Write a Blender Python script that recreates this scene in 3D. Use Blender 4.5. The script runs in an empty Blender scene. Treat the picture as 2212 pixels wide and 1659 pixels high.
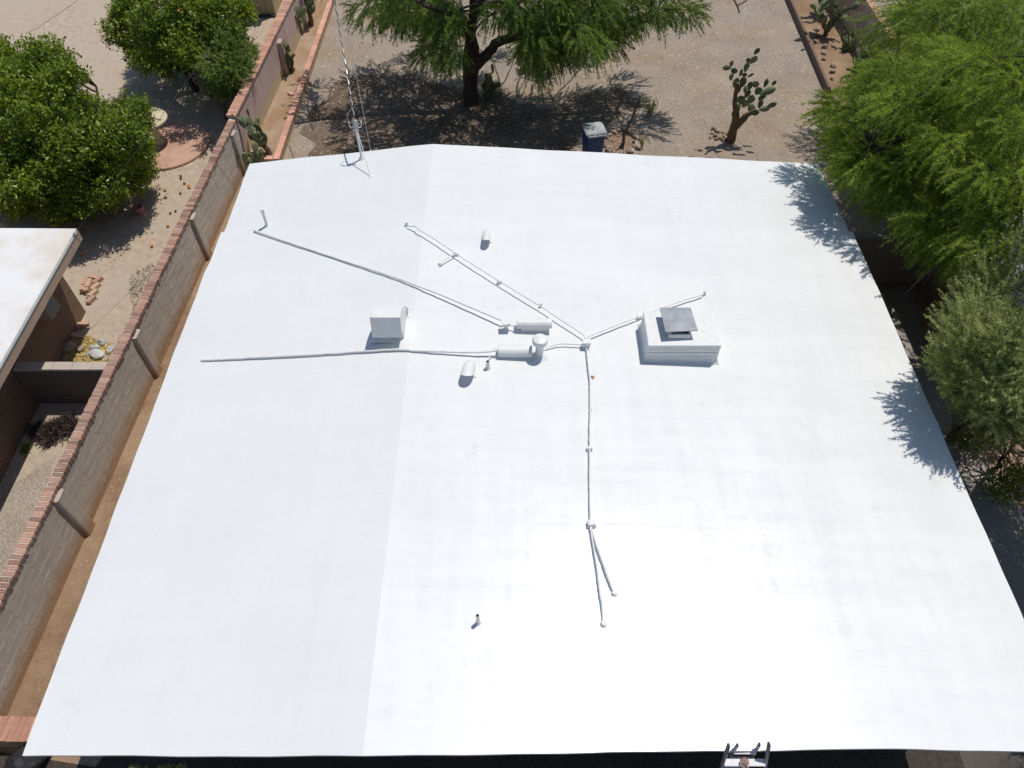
import bpy, bmesh, math, random
import numpy as np
from mathutils import Vector, Matrix, Euler
random.seed(11); rng = np.random.default_rng(7)
SC = bpy.context.scene
COL = SC.collection

# ------------------------------------------------------------------ camera
CAM_Z, PITCH, FPX = 12.9, math.radians(51.5), 1588.0      # drone height, tilt below the horizon, focal length in survey pixels
cam_d = bpy.data.cameras.new('camera'); cam = bpy.data.objects.new('camera', cam_d); COL.objects.link(cam)
cam.location = (0, 0, CAM_Z); cam.rotation_euler = (math.pi/2 - PITCH, 0, 0)
cam_d.sensor_width = 36; cam_d.lens = 36*FPX/2212; cam_d.clip_start = .1; cam_d.clip_end = 1000
SC.camera = cam

# ------------------------------------------------------------------ sky, sun, exposure
SUN = Vector((.28, .27, 1)).normalized()
w = bpy.data.worlds.new('World'); SC.world = w; w.use_nodes = True
nt = w.node_tree; nt.nodes.clear()
sky = nt.nodes.new('ShaderNodeTexSky'); sky.sky_type = 'NISHITA'; sky.sun_disc = False
sky.sun_elevation = math.asin(SUN.z); sky.sun_rotation = math.atan2(SUN.x, SUN.y); sky.altitude = 800
bg = nt.nodes.new('ShaderNodeBackground'); bg.inputs[1].default_value = .10
wo = nt.nodes.new('ShaderNodeOutputWorld')
nt.links.new(sky.outputs[0], bg.inputs[0]); nt.links.new(bg.outputs[0], wo.inputs[0])
sd = bpy.data.lights.new('sun', 'SUN'); sd.energy = 3.35; sd.angle = math.radians(.5); sd.color = (1, .96, .9)
sun = bpy.data.objects.new('sun', sd); COL.objects.link(sun); sun.location = (6, 6, 30)
sun.rotation_euler = (-SUN).to_track_quat('-Z', 'Y').to_euler()
SC.view_settings.view_transform = 'Standard'; SC.view_settings.look = 'None'
SC.view_settings.exposure = 0.0; SC.view_settings.gamma = 1; SC.view_settings.use_curve_mapping = False

# ------------------------------------------------------------------ survey helpers
_S, _C = math.sin(PITCH), math.cos(PITCH)
def at(x, y, z=0.0):
    """the point at height z seen at survey pixel (x, y) of the aerial photograph"""
    u, v = (x-1106)/FPX, (y-829.5)/FPX
    t = (CAM_Z-z)/(_S+v*_C)
    return Vector((u*t, (_C-v*_S)*t, z))
def on_y(x, y, Y):
    """the point in the upright plane at distance Y"""
    u, v = (x-1106)/FPX, (y-829.5)/FPX
    t = Y/(_C-v*_S)
    return Vector((u*t, Y, CAM_Z-(_S+v*_C)*t))

# ------------------------------------------------------------------ object helpers
ORG = {}
def tag(o, label=None, cat=None, group=None, kind=None):
    if label: o['label'] = label
    if cat: o['category'] = cat
    if group: o['group'] = group
    if kind: o['kind'] = kind
    return o
def thing(name, label, cat, loc=(0, 0, 0), group=None):
    o = bpy.data.objects.new(name, None); COL.objects.link(o); o.location = loc
    o.empty_display_size = .2; ORG[o] = Vector(loc)
    return tag(o, label, cat, group)
def link(name, me, parent=None, loc=None, rot=None, scale=None):
    o = bpy.data.objects.new(name, me); COL.objects.link(o)
    if loc is not None:
        o.location = Vector(loc) - (ORG.get(parent, Vector()) if parent else Vector())
    if rot is not None: o.rotation_euler = rot
    if scale is not None: o.scale = scale
    if parent: o.parent = parent
    ORG[o] = Vector(loc) if loc is not None else ORG.get(parent, Vector())
    return o
class MB:
    def __init__(s): s.v = []; s.f = []
    def add(s, vs, fs):
        b = len(s.v); s.v += [tuple(p) for p in vs]; s.f += [tuple(b+i for i in f) for f in fs]; return s
    def box(s, c, d, rot=None, taper=1):
        c = Vector(c); x, y, z = d[0]/2, d[1]/2, d[2]/2
        vs = [Vector((sx*x*(taper if sz > 0 else 1), sy*y*(taper if sz > 0 else 1), sz*z)) for sz in (-1, 1) for sy in (-1, 1) for sx in (-1, 1)]
        if rot is not None: vs = [Euler(rot).to_matrix() @ p for p in vs]
        return s.add([c+p for p in vs], [(0, 2, 3, 1), (4, 5, 7, 6), (0, 1, 5, 4), (2, 6, 7, 3), (0, 4, 6, 2), (1, 3, 7, 5)])
    def prism(s, poly, z0, z1):
        n = len(poly); vs = [(p[0], p[1], z0) for p in poly]+[(p[0], p[1], z1) for p in poly]
        fs = [tuple(range(n-1, -1, -1)), tuple(range(n, 2*n))]+[(i, (i+1) % n, n+(i+1) % n, n+i) for i in range(n)]
        return s.add(vs, fs)
    def extrude_x(s, prof, x0, x1):
        n = len(prof); vs = [(x0, p[0], p[1]) for p in prof]+[(x1, p[0], p[1]) for p in prof]
        fs = [tuple(range(n)), tuple(range(2*n-1, n-1, -1))]+[(i, n+i, n+(i+1) % n, (i+1) % n) for i in range(n)]
        return s.add(vs, fs)
    def tube(s, pts, r, n=6, cap=True):
        pts = [Vector(p) for p in pts]; m = len(pts)
        rs = r if isinstance(r, (list, tuple)) else [r]*m
        vs = []; up = None
        for i, p in enumerate(pts):
            t = (pts[min(i+1, m-1)]-pts[max(i-1, 0)]); t = t.normalized() if t.length > 1e-9 else Vector((0, 0, 1))
            a = up if up is not None else (Vector((0, 0, 1)) if abs(t.z) < .9 else Vector((1, 0, 0)))
            x = a-t*a.dot(t)
            if x.length < 1e-6: x = t.orthogonal()
            x.normalize(); y = t.cross(x); up = x
            for k in range(n):
                q = 2*math.pi*k/n
                vs.append(p+(x*math.cos(q)+y*math.sin(q))*rs[i])
        fs = [(i*n+k, i*n+(k+1) % n, (i+1)*n+(k+1) % n, (i+1)*n+k) for i in range(m-1) for k in range(n)]
        if cap: fs += [tuple(range(n-1, -1, -1)), tuple(range((m-1)*n, m*n))]
        return s.add(vs, fs)
    def lathe(s, c, prof, n=20, tilt=None):
        c = Vector(c); vs = []
        for r, z in prof:
            for k in range(n):
                q = 2*math.pi*k/n; p = Vector((r*math.cos(q), r*math.sin(q), z))
                vs.append(c+(tilt @ p if tilt else p))
        m = len(prof)
        fs = [(i*n+k, i*n+(k+1) % n, (i+1)*n+(k+1) % n, (i+1)*n+k) for i in range(m-1) for k in range(n)]
        fs += [tuple(range(n-1, -1, -1)), tuple(range((m-1)*n, m*n))]
        return s.add(vs, fs)
    def mesh(s, name, mat, org=Vector(), smooth=False):
        me = bpy.data.meshes.new(name)
        me.from_pydata([tuple(Vector(p)-org) for p in s.v], [], s.f)
        bm = bmesh.new(); bm.from_mesh(me); bmesh.ops.recalc_face_normals(bm, faces=bm.faces); bm.to_mesh(me); bm.free()
        if mat: me.materials.append(mat)
        if smooth:
            me.polygons.foreach_set('use_smooth', [True]*len(me.polygons))
            me.set_sharp_from_angle(angle=math.radians(40))
        return me
    def build(s, name, mat, parent=None, smooth=False, bevel=0, seg=1):
        org = ORG.get(parent, Vector()) if parent else Vector()
        me = s.mesh(name, mat, org, smooth)
        o = bpy.data.objects.new(name, me); COL.objects.link(o); ORG[o] = org
        if parent: o.parent = parent
        if bevel:
            m = o.modifiers.new('bevel', 'BEVEL'); m.width = bevel; m.segments = seg; m.limit_method = 'ANGLE'; m.angle_limit = math.radians(35)
        return o

# ------------------------------------------------------------------ materials
def _n(nt, t, **k):
    n = nt.nodes.new(t)
    for a, b in k.items(): setattr(n, a, b)
    return n
def mat(name, c1, c2=None, rough=.8, scale=6, detail=6, bump=0, bscale=None, spec=.3, big=None, bigscale=.6, rand=0, tint=0, metal=0, ramp=(.35, .65), rvar=0, coat=0, stretch=None):
    m = bpy.data.materials.new(name); m.use_nodes = True; nt = m.node_tree; L = nt.links.new
    b = nt.nodes['Principled BSDF']; b.inputs['Roughness'].default_value = rough; b.inputs['Metallic'].default_value = metal
    b.inputs['Specular IOR Level'].default_value = spec; b.inputs['Coat Weight'].default_value = coat
    tc = _n(nt, 'ShaderNodeTexCoord'); src = tc.outputs['Object']
    if stretch:
        mp = _n(nt, 'ShaderNodeMapping'); mp.inputs['Scale'].default_value = stretch; L(src, mp.inputs[0]); src = mp.outputs[0]
    def mix(a, bb, fac):
        x = _n(nt, 'ShaderNodeMix', data_type='RGBA')
        for sock, val in ((x.inputs[6], a), (x.inputs[7], bb)):
            if hasattr(val, 'default_value'): L(val, sock)
            else: sock.default_value = (*val, 1)
        L(fac, x.inputs[0]); return x.outputs[2]
    def noise(sc, det, lo, hi):
        n = _n(nt, 'ShaderNodeTexNoise'); n.inputs['Scale'].default_value = sc; n.inputs['Detail'].default_value = det; n.inputs['Roughness'].default_value = .62
        L(src, n.inputs['Vector']); r = _n(nt, 'ShaderNodeMapRange'); r.inputs[1].default_value = lo; r.inputs[2].default_value = hi
        L(n.outputs[0], r.inputs[0]); return r.outputs[0], n.outputs[0]
    col = None; raw = None
    if c2:
        f, raw = noise(scale, detail, *ramp); col = mix(c1, c2, f)
    if big:
        f, _ = noise(bigscale, 4, .42, .62); col = mix(col if col else c1, big, f)
    if rand or tint:
        hs = _n(nt, 'ShaderNodeHueSaturation')
        if col: L(col, hs.inputs['Color'])
        else: hs.inputs['Color'].default_value = (*c1, 1)
        if rand: oi = _n(nt, 'ShaderNodeObjectInfo'); s_ = oi.outputs['Random']
        else: oi = _n(nt, 'ShaderNodeAttribute', attribute_name='tint'); s_ = oi.outputs['Fac']
        r = _n(nt, 'ShaderNodeMapRange'); r.inputs[3].default_value = 1-(rand or tint); r.inputs[4].default_value = 1+(rand or tint)
        L(s_, r.inputs[0]); L(r.outputs[0], hs.inputs['Value']); col = hs.outputs[0]
    if col: L(col, b.inputs['Base Color'])
    else: b.inputs['Base Color'].default_value = (*c1, 1)
    if rvar:
        f, _ = noise(1.3, 5, .3, .7); r = _n(nt, 'ShaderNodeMapRange'); r.inputs[3].default_value = rough-rvar; r.inputs[4].default_value = rough+rvar
        L(f, r.inputs[0]); L(r.outputs[0], b.inputs['Roughness'])
    if bump:
        bn = _n(nt, 'ShaderNodeTexNoise'); bn.inputs['Scale'].default_value = bscale or scale*2; bn.inputs['Detail'].default_value = 5
        L(src, bn.inputs['Vector']); bp = _n(nt, 'ShaderNodeBump'); bp.inputs['Distance'].default_value = bump; bp.inputs['Strength'].default_value = 1
        L(bn.outputs[0], bp.inputs['Height']); L(bp.outputs[0], b.inputs['Normal'])
    return m
def leaf_mat(name, c1, c2, rough=.5, trans=.35, spec=.35, yellow=None):
    m = bpy.data.materials.new(name); m.use_nodes = True; nt = m.node_tree; L = nt.links.new
    b = nt.nodes['Principled BSDF']; b.inputs['Roughness'].default_value = rough; b.inputs['Specular IOR Level'].default_value = spec
    a = _n(nt, 'ShaderNodeAttribute', attribute_name='tint'); cr = _n(nt, 'ShaderNodeValToRGB')
    e = cr.color_ramp.elements; e[0].color = (*c1, 1); e[1].color = (*c2, 1)
    if yellow:
        e[1].position = .9; k = e.new(.97); k.color = (*yellow, 1)
    L(a.outputs['Fac'], cr.inputs[0]); L(cr.outputs[0], b.inputs['Base Color'])
    t = _n(nt, 'ShaderNodeBsdfTranslucent'); g = _n(nt, 'ShaderNodeMix', data_type='RGBA'); g.blend_type = 'MULTIPLY'; g.inputs[0].default_value = 1
    g.inputs[7].default_value = (1.15, 1.2, .5, 1); L(cr.outputs[0], g.inputs[6]); L(g.outputs[2], t.inputs[0])
    x = _n(nt, 'ShaderNodeMixShader'); x.inputs[0].default_value = trans
    L(b.outputs[0], x.inputs[1]); L(t.outputs[0], x.inputs[2]); L(x.outputs[0], nt.nodes['Material Output'].inputs[0])
    return m
def gravel_mat(name, cols, dirt, scale=30, patch=.45, bump=.02, lo=.45, hi=.62):
    """small stones of several colours with bare earth between and in patches"""
    m = bpy.data.materials.new(name); m.use_nodes = True; nt = m.node_tree; L = nt.links.new
    b = nt.nodes['Principled BSDF']; b.inputs['Roughness'].default_value = .92; b.inputs['Specular IOR Level'].default_value = .15
    tc = _n(nt, 'ShaderNodeTexCoord'); src = tc.outputs['Object']
    v = _n(nt, 'ShaderNodeTexVoronoi'); v.inputs['Scale'].default_value = scale; L(src, v.inputs['Vector'])
    sep = _n(nt, 'ShaderNodeSeparateColor'); L(v.outputs['Color'], sep.inputs[0])
    cr = _n(nt, 'ShaderNodeValToRGB'); cr.color_ramp.interpolation = 'CONSTANT'; e = cr.color_ramp.elements
    for i, c in enumerate(cols):
        k = e[i] if i < 2 else e.new(0); k.position = i/len(cols); k.color = (*c, 1)
    L(sep.outputs[0], cr.inputs[0])
    n1 = _n(nt, 'ShaderNodeTexNoise'); n1.inputs['Scale'].default_value = patch; n1.inputs['Detail'].default_value = 9; n1.inputs['Roughness'].default_value = .68
    L(src, n1.inputs['Vector']); r1 = _n(nt, 'ShaderNodeMapRange'); r1.inputs[1].default_value = lo; r1.inputs[2].default_value = hi; L(n1.outputs[0], r1.inputs[0])
    n2 = _n(nt, 'ShaderNodeTexNoise'); n2.inputs['Scale'].default_value = 14; n2.inputs['Detail'].default_value = 6; L(src, n2.inputs['Vector'])
    dm = _n(nt, 'ShaderNodeMix', data_type='RGBA'); dm.inputs[6].default_value = (*dirt, 1); dm.inputs[7].default_value = (*[c*.72 for c in dirt], 1); L(n2.outputs[0], dm.inputs[0])
    x = _n(nt, 'ShaderNodeMix', data_type='RGBA'); L(r1.outputs[0], x.inputs[0]); L(cr.outputs[0], x.inputs[6]); L(dm.outputs[2], x.inputs[7])
    n3 = _n(nt, 'ShaderNodeTexNoise'); n3.inputs['Scale'].default_value = .8; n3.inputs['Detail'].default_value = 5; L(src, n3.inputs['Vector'])
    r3 = _n(nt, 'ShaderNodeMapRange'); r3.inputs[1].default_value = .3; r3.inputs[2].default_value = .7; r3.inputs[3].default_value = .86; r3.inputs[4].default_value = 1.1; L(n3.outputs[0], r3.inputs[0])
    hs = _n(nt, 'ShaderNodeHueSaturation'); L(x.outputs[2], hs.inputs['Color']); L(r3.outputs[0], hs.inputs['Value']); L(hs.outputs[0], b.inputs['Base Color'])
    bp = _n(nt, 'ShaderNodeBump'); bp.inputs['Distance'].default_value = bump; bp.inputs['Strength'].default_value = .8; bp.invert = True
    L(v.outputs['Distance'], bp.inputs['Height']); L(bp.outputs[0], b.inputs['Normal'])
    return m
def roof_mat():
    """white elastomeric roof coating: rolled on in strips, glossier where it lies thicker"""
    m = bpy.data.materials.new('white_roof_coating'); m.use_nodes = True; nt = m.node_tree; L = nt.links.new
    b = nt.nodes['Principled BSDF']; b.inputs['Specular IOR Level'].default_value = .34
    tc = _n(nt, 'ShaderNodeTexCoord')
    def nz(sc, st, det=5):
        mp = _n(nt, 'ShaderNodeMapping'); mp.inputs['Scale'].default_value = st; L(tc.outputs['Object'], mp.inputs[0])
        n = _n(nt, 'ShaderNodeTexNoise'); n.inputs['Scale'].default_value = sc; n.inputs['Detail'].default_value = det; n.inputs['Roughness'].default_value = .6; L(mp.outputs[0], n.inputs['Vector']); return n.outputs[0]
    def rg(s, a, bb, c, d):
        r = _n(nt, 'ShaderNodeMapRange'); r.inputs[1].default_value = a; r.inputs[2].default_value = bb; r.inputs[3].default_value = c; r.inputs[4].default_value = d; L(s, r.inputs[0]); return r.outputs[0]
    strokes_x = nz(1.6, (.35, 2.2, 1)); strokes_y = nz(1.8, (2.4, .3, 1)); blot = nz(.55, (1, 1, 1), 6); fine = nz(9, (.6, 1.4, 1), 4)
    def mth(op, a, bb):
        x = _n(nt, 'ShaderNodeMath', operation=op)
        for i, q in enumerate((a, bb)):
            if hasattr(q, 'default_value'): L(q, x.inputs[i])
            else: x.inputs[i].default_value = q
        return x.outputs[0]
    mixs = mth('ADD', mth('MULTIPLY', strokes_x, .4), mth('ADD', mth('MULTIPLY', strokes_y, .35), mth('MULTIPLY', fine, .25)))
    # coating laid over overlapping sheets: a faint raised lap every sheet, and every sheet a little glossier or duller than the next
    sx = _n(nt, 'ShaderNodeSeparateXYZ'); L(tc.outputs['Object'], sx.inputs[0])
    wob = rg(nz(.9, (1, 1, 1), 3), 0, 1, -.10, .10)
    def laps(ax, wdt):
        q = mth('DIVIDE', mth('ADD', sx.outputs[ax], wob), wdt); fr = mth('FRACT', q, 0); cell = mth('FLOOR', q, 0)
        wn = _n(nt, 'ShaderNodeTexWhiteNoise', noise_dimensions='1D'); L(cell, wn.inputs['W'])
        return rg(fr, 0, .035, 1, 0), wn.outputs['Value']
    l1, c1_ = laps(1, .98); l2, c2_ = laps(0, 3.1)
    rgh = mth('ADD', rg(mixs, .38, .62, .22, .45), mth('ADD', rg(c1_, 0, 1, -.04, .04), rg(c2_, 0, 1, -.03, .03))); L(rgh, b.inputs['Roughness'])
    cm = _n(nt, 'ShaderNodeMix', data_type='RGBA'); cm.inputs[6].default_value = (.70, .702, .682, 1); cm.inputs[7].default_value = (.775, .778, .758, 1)
    tone = mth('ADD', rg(mth('ADD', mth('MULTIPLY', blot, .55), mth('MULTIPLY', mth('ADD', strokes_x, strokes_y), .225)), .3, .7, 0, .85), rg(c1_, 0, 1, 0, .15)); L(tone, cm.inputs[0])
    dirt = _n(nt, 'ShaderNodeMix', data_type='RGBA'); dirt.inputs[7].default_value = (.60, .585, .55, 1); L(cm.outputs[2], dirt.inputs[6])
    L(mth('MULTIPLY', rg(nz(2.6, (1, 1, 1), 9), .60, .74, 0, .5), rg(blot, .45, .6, 0, 1)), dirt.inputs[0]); L(dirt.outputs[2], b.inputs['Base Color'])
    hgt = mth('ADD', mixs, mth('MULTIPLY', mth('ADD', l1, l2), .26))
    bp = _n(nt, 'ShaderNodeBump'); bp.inputs['Distance'].default_value = .006; bp.inputs['Strength'].default_value = .45
    L(hgt, bp.inputs['Height']); L(bp.outputs[0], b.inputs['Normal'])
    return m
def stain_mat(name, top, base, h0, h1, c2=None, streak=1.0, bump=.004, bscale=60):
    """wall paint or block with soil splash rising from the foot in an uneven line"""
    m = bpy.data.materials.new(name); m.use_nodes = True; nt = m.node_tree; L = nt.links.new
    b = nt.nodes['Principled BSDF']; b.inputs['Roughness'].default_value = .9; b.inputs['Specular IOR Level'].default_value = .15
    g = _n(nt, 'ShaderNodeNewGeometry'); sp = _n(nt, 'ShaderNodeSeparateXYZ'); L(g.outputs['Position'], sp.inputs[0])
    mp = _n(nt, 'ShaderNodeMapping'); mp.inputs['Scale'].default_value = (1, 1, .25); L(g.outputs['Position'], mp.inputs[0])
    n = _n(nt, 'ShaderNodeTexNoise'); n.inputs['Scale'].default_value = 2.2*streak; n.inputs['Detail'].default_value = 7; n.inputs['Roughness'].default_value = .65; L(mp.outputs[0], n.inputs['Vector'])
    ad = _n(nt, 'ShaderNodeMath', operation='MULTIPLY_ADD'); L(n.outputs[0], ad.inputs[0]); ad.inputs[1].default_value = -(h1-h0)*1.6; L(sp.outputs[2], ad.inputs[2])
    r = _n(nt, 'ShaderNodeMapRange'); r.inputs[1].default_value = h0-(h1-h0)*.8; r.inputs[2].default_value = h1-(h1-h0)*.8; L(ad.outputs[0], r.inputs[0])
    n2 = _n(nt, 'ShaderNodeTexNoise'); n2.inputs['Scale'].default_value = 5; n2.inputs['Detail'].default_value = 8; L(mp.outputs[0], n2.inputs['Vector'])
    tm = _n(nt, 'ShaderNodeMix', data_type='RGBA'); tm.inputs[6].default_value = (*top, 1); tm.inputs[7].default_value = (*(c2 or [c*.8 for c in top]), 1)
    rr = _n(nt, 'ShaderNodeMapRange'); rr.inputs[1].default_value = .4; rr.inputs[2].default_value = .65; L(n2.outputs[0], rr.inputs[0]); L(rr.outputs[0], tm.inputs[0])
    x = _n(nt, 'ShaderNodeMix', data_type='RGBA'); x.inputs[6].default_value = (*base, 1); L(tm.outputs[2], x.inputs[7]); L(r.outputs[0], x.inputs[0]); L(x.outputs[2], b.inputs['Base Color'])
    bn = _n(nt, 'ShaderNodeTexNoise'); bn.inputs['Scale'].default_value = bscale; L(g.outputs['Position'], bn.inputs['Vector'])
    bp = _n(nt, 'ShaderNodeBump'); bp.inputs['Distance'].default_value = bump; L(bn.outputs[0], bp.inputs['Height']); L(bp.outputs[0], b.inputs['Normal'])
    return m
def brick_wall_mat(name, c1, c2, mortar, bw=.3, bh=.1):
    m = bpy.data.materials.new(name); m.use_nodes = True; nt = m.node_tree; L = nt.links.new
    b = nt.nodes['Principled BSDF']; b.inputs['Roughness'].default_value = .9; b.inputs['Specular IOR Level'].default_value = .15
    g = _n(nt, 'ShaderNodeNewGeometry'); sp = _n(nt, 'ShaderNodeSeparateXYZ'); L(g.outputs['Position'], sp.inputs[0])
    ad = _n(nt, 'ShaderNodeMath', operation='ADD'); L(sp.outputs[0], ad.inputs[0]); L(sp.outputs[1], ad.inputs[1])
    cb = _n(nt, 'ShaderNodeCombineXYZ'); L(ad.outputs[0], cb.inputs[0]); L(sp.outputs[2], cb.inputs[1])
    t = _n(nt, 'ShaderNodeTexBrick'); L(cb.outputs[0], t.inputs['Vector'])
    t.inputs['Color1'].default_value = (*c1, 1); t.inputs['Color2'].default_value = (*c2, 1); t.inputs['Mortar'].default_value = (*mortar, 1)
    t.inputs['Scale'].default_value = 1; t.inputs['Brick Width'].default_value = bw; t.inputs['Row Height'].default_value = bh; t.inputs['Mortar Size'].default_value = .009
    L(t.outputs['Color'], b.inputs['Base Color'])
    bp = _n(nt, 'ShaderNodeBump'); bp.inputs['Distance'].default_value = .01; bp.invert = True; L(t.outputs['Fac'], bp.inputs['Height']); L(bp.outputs[0], b.inputs['Normal'])
    return m

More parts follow.
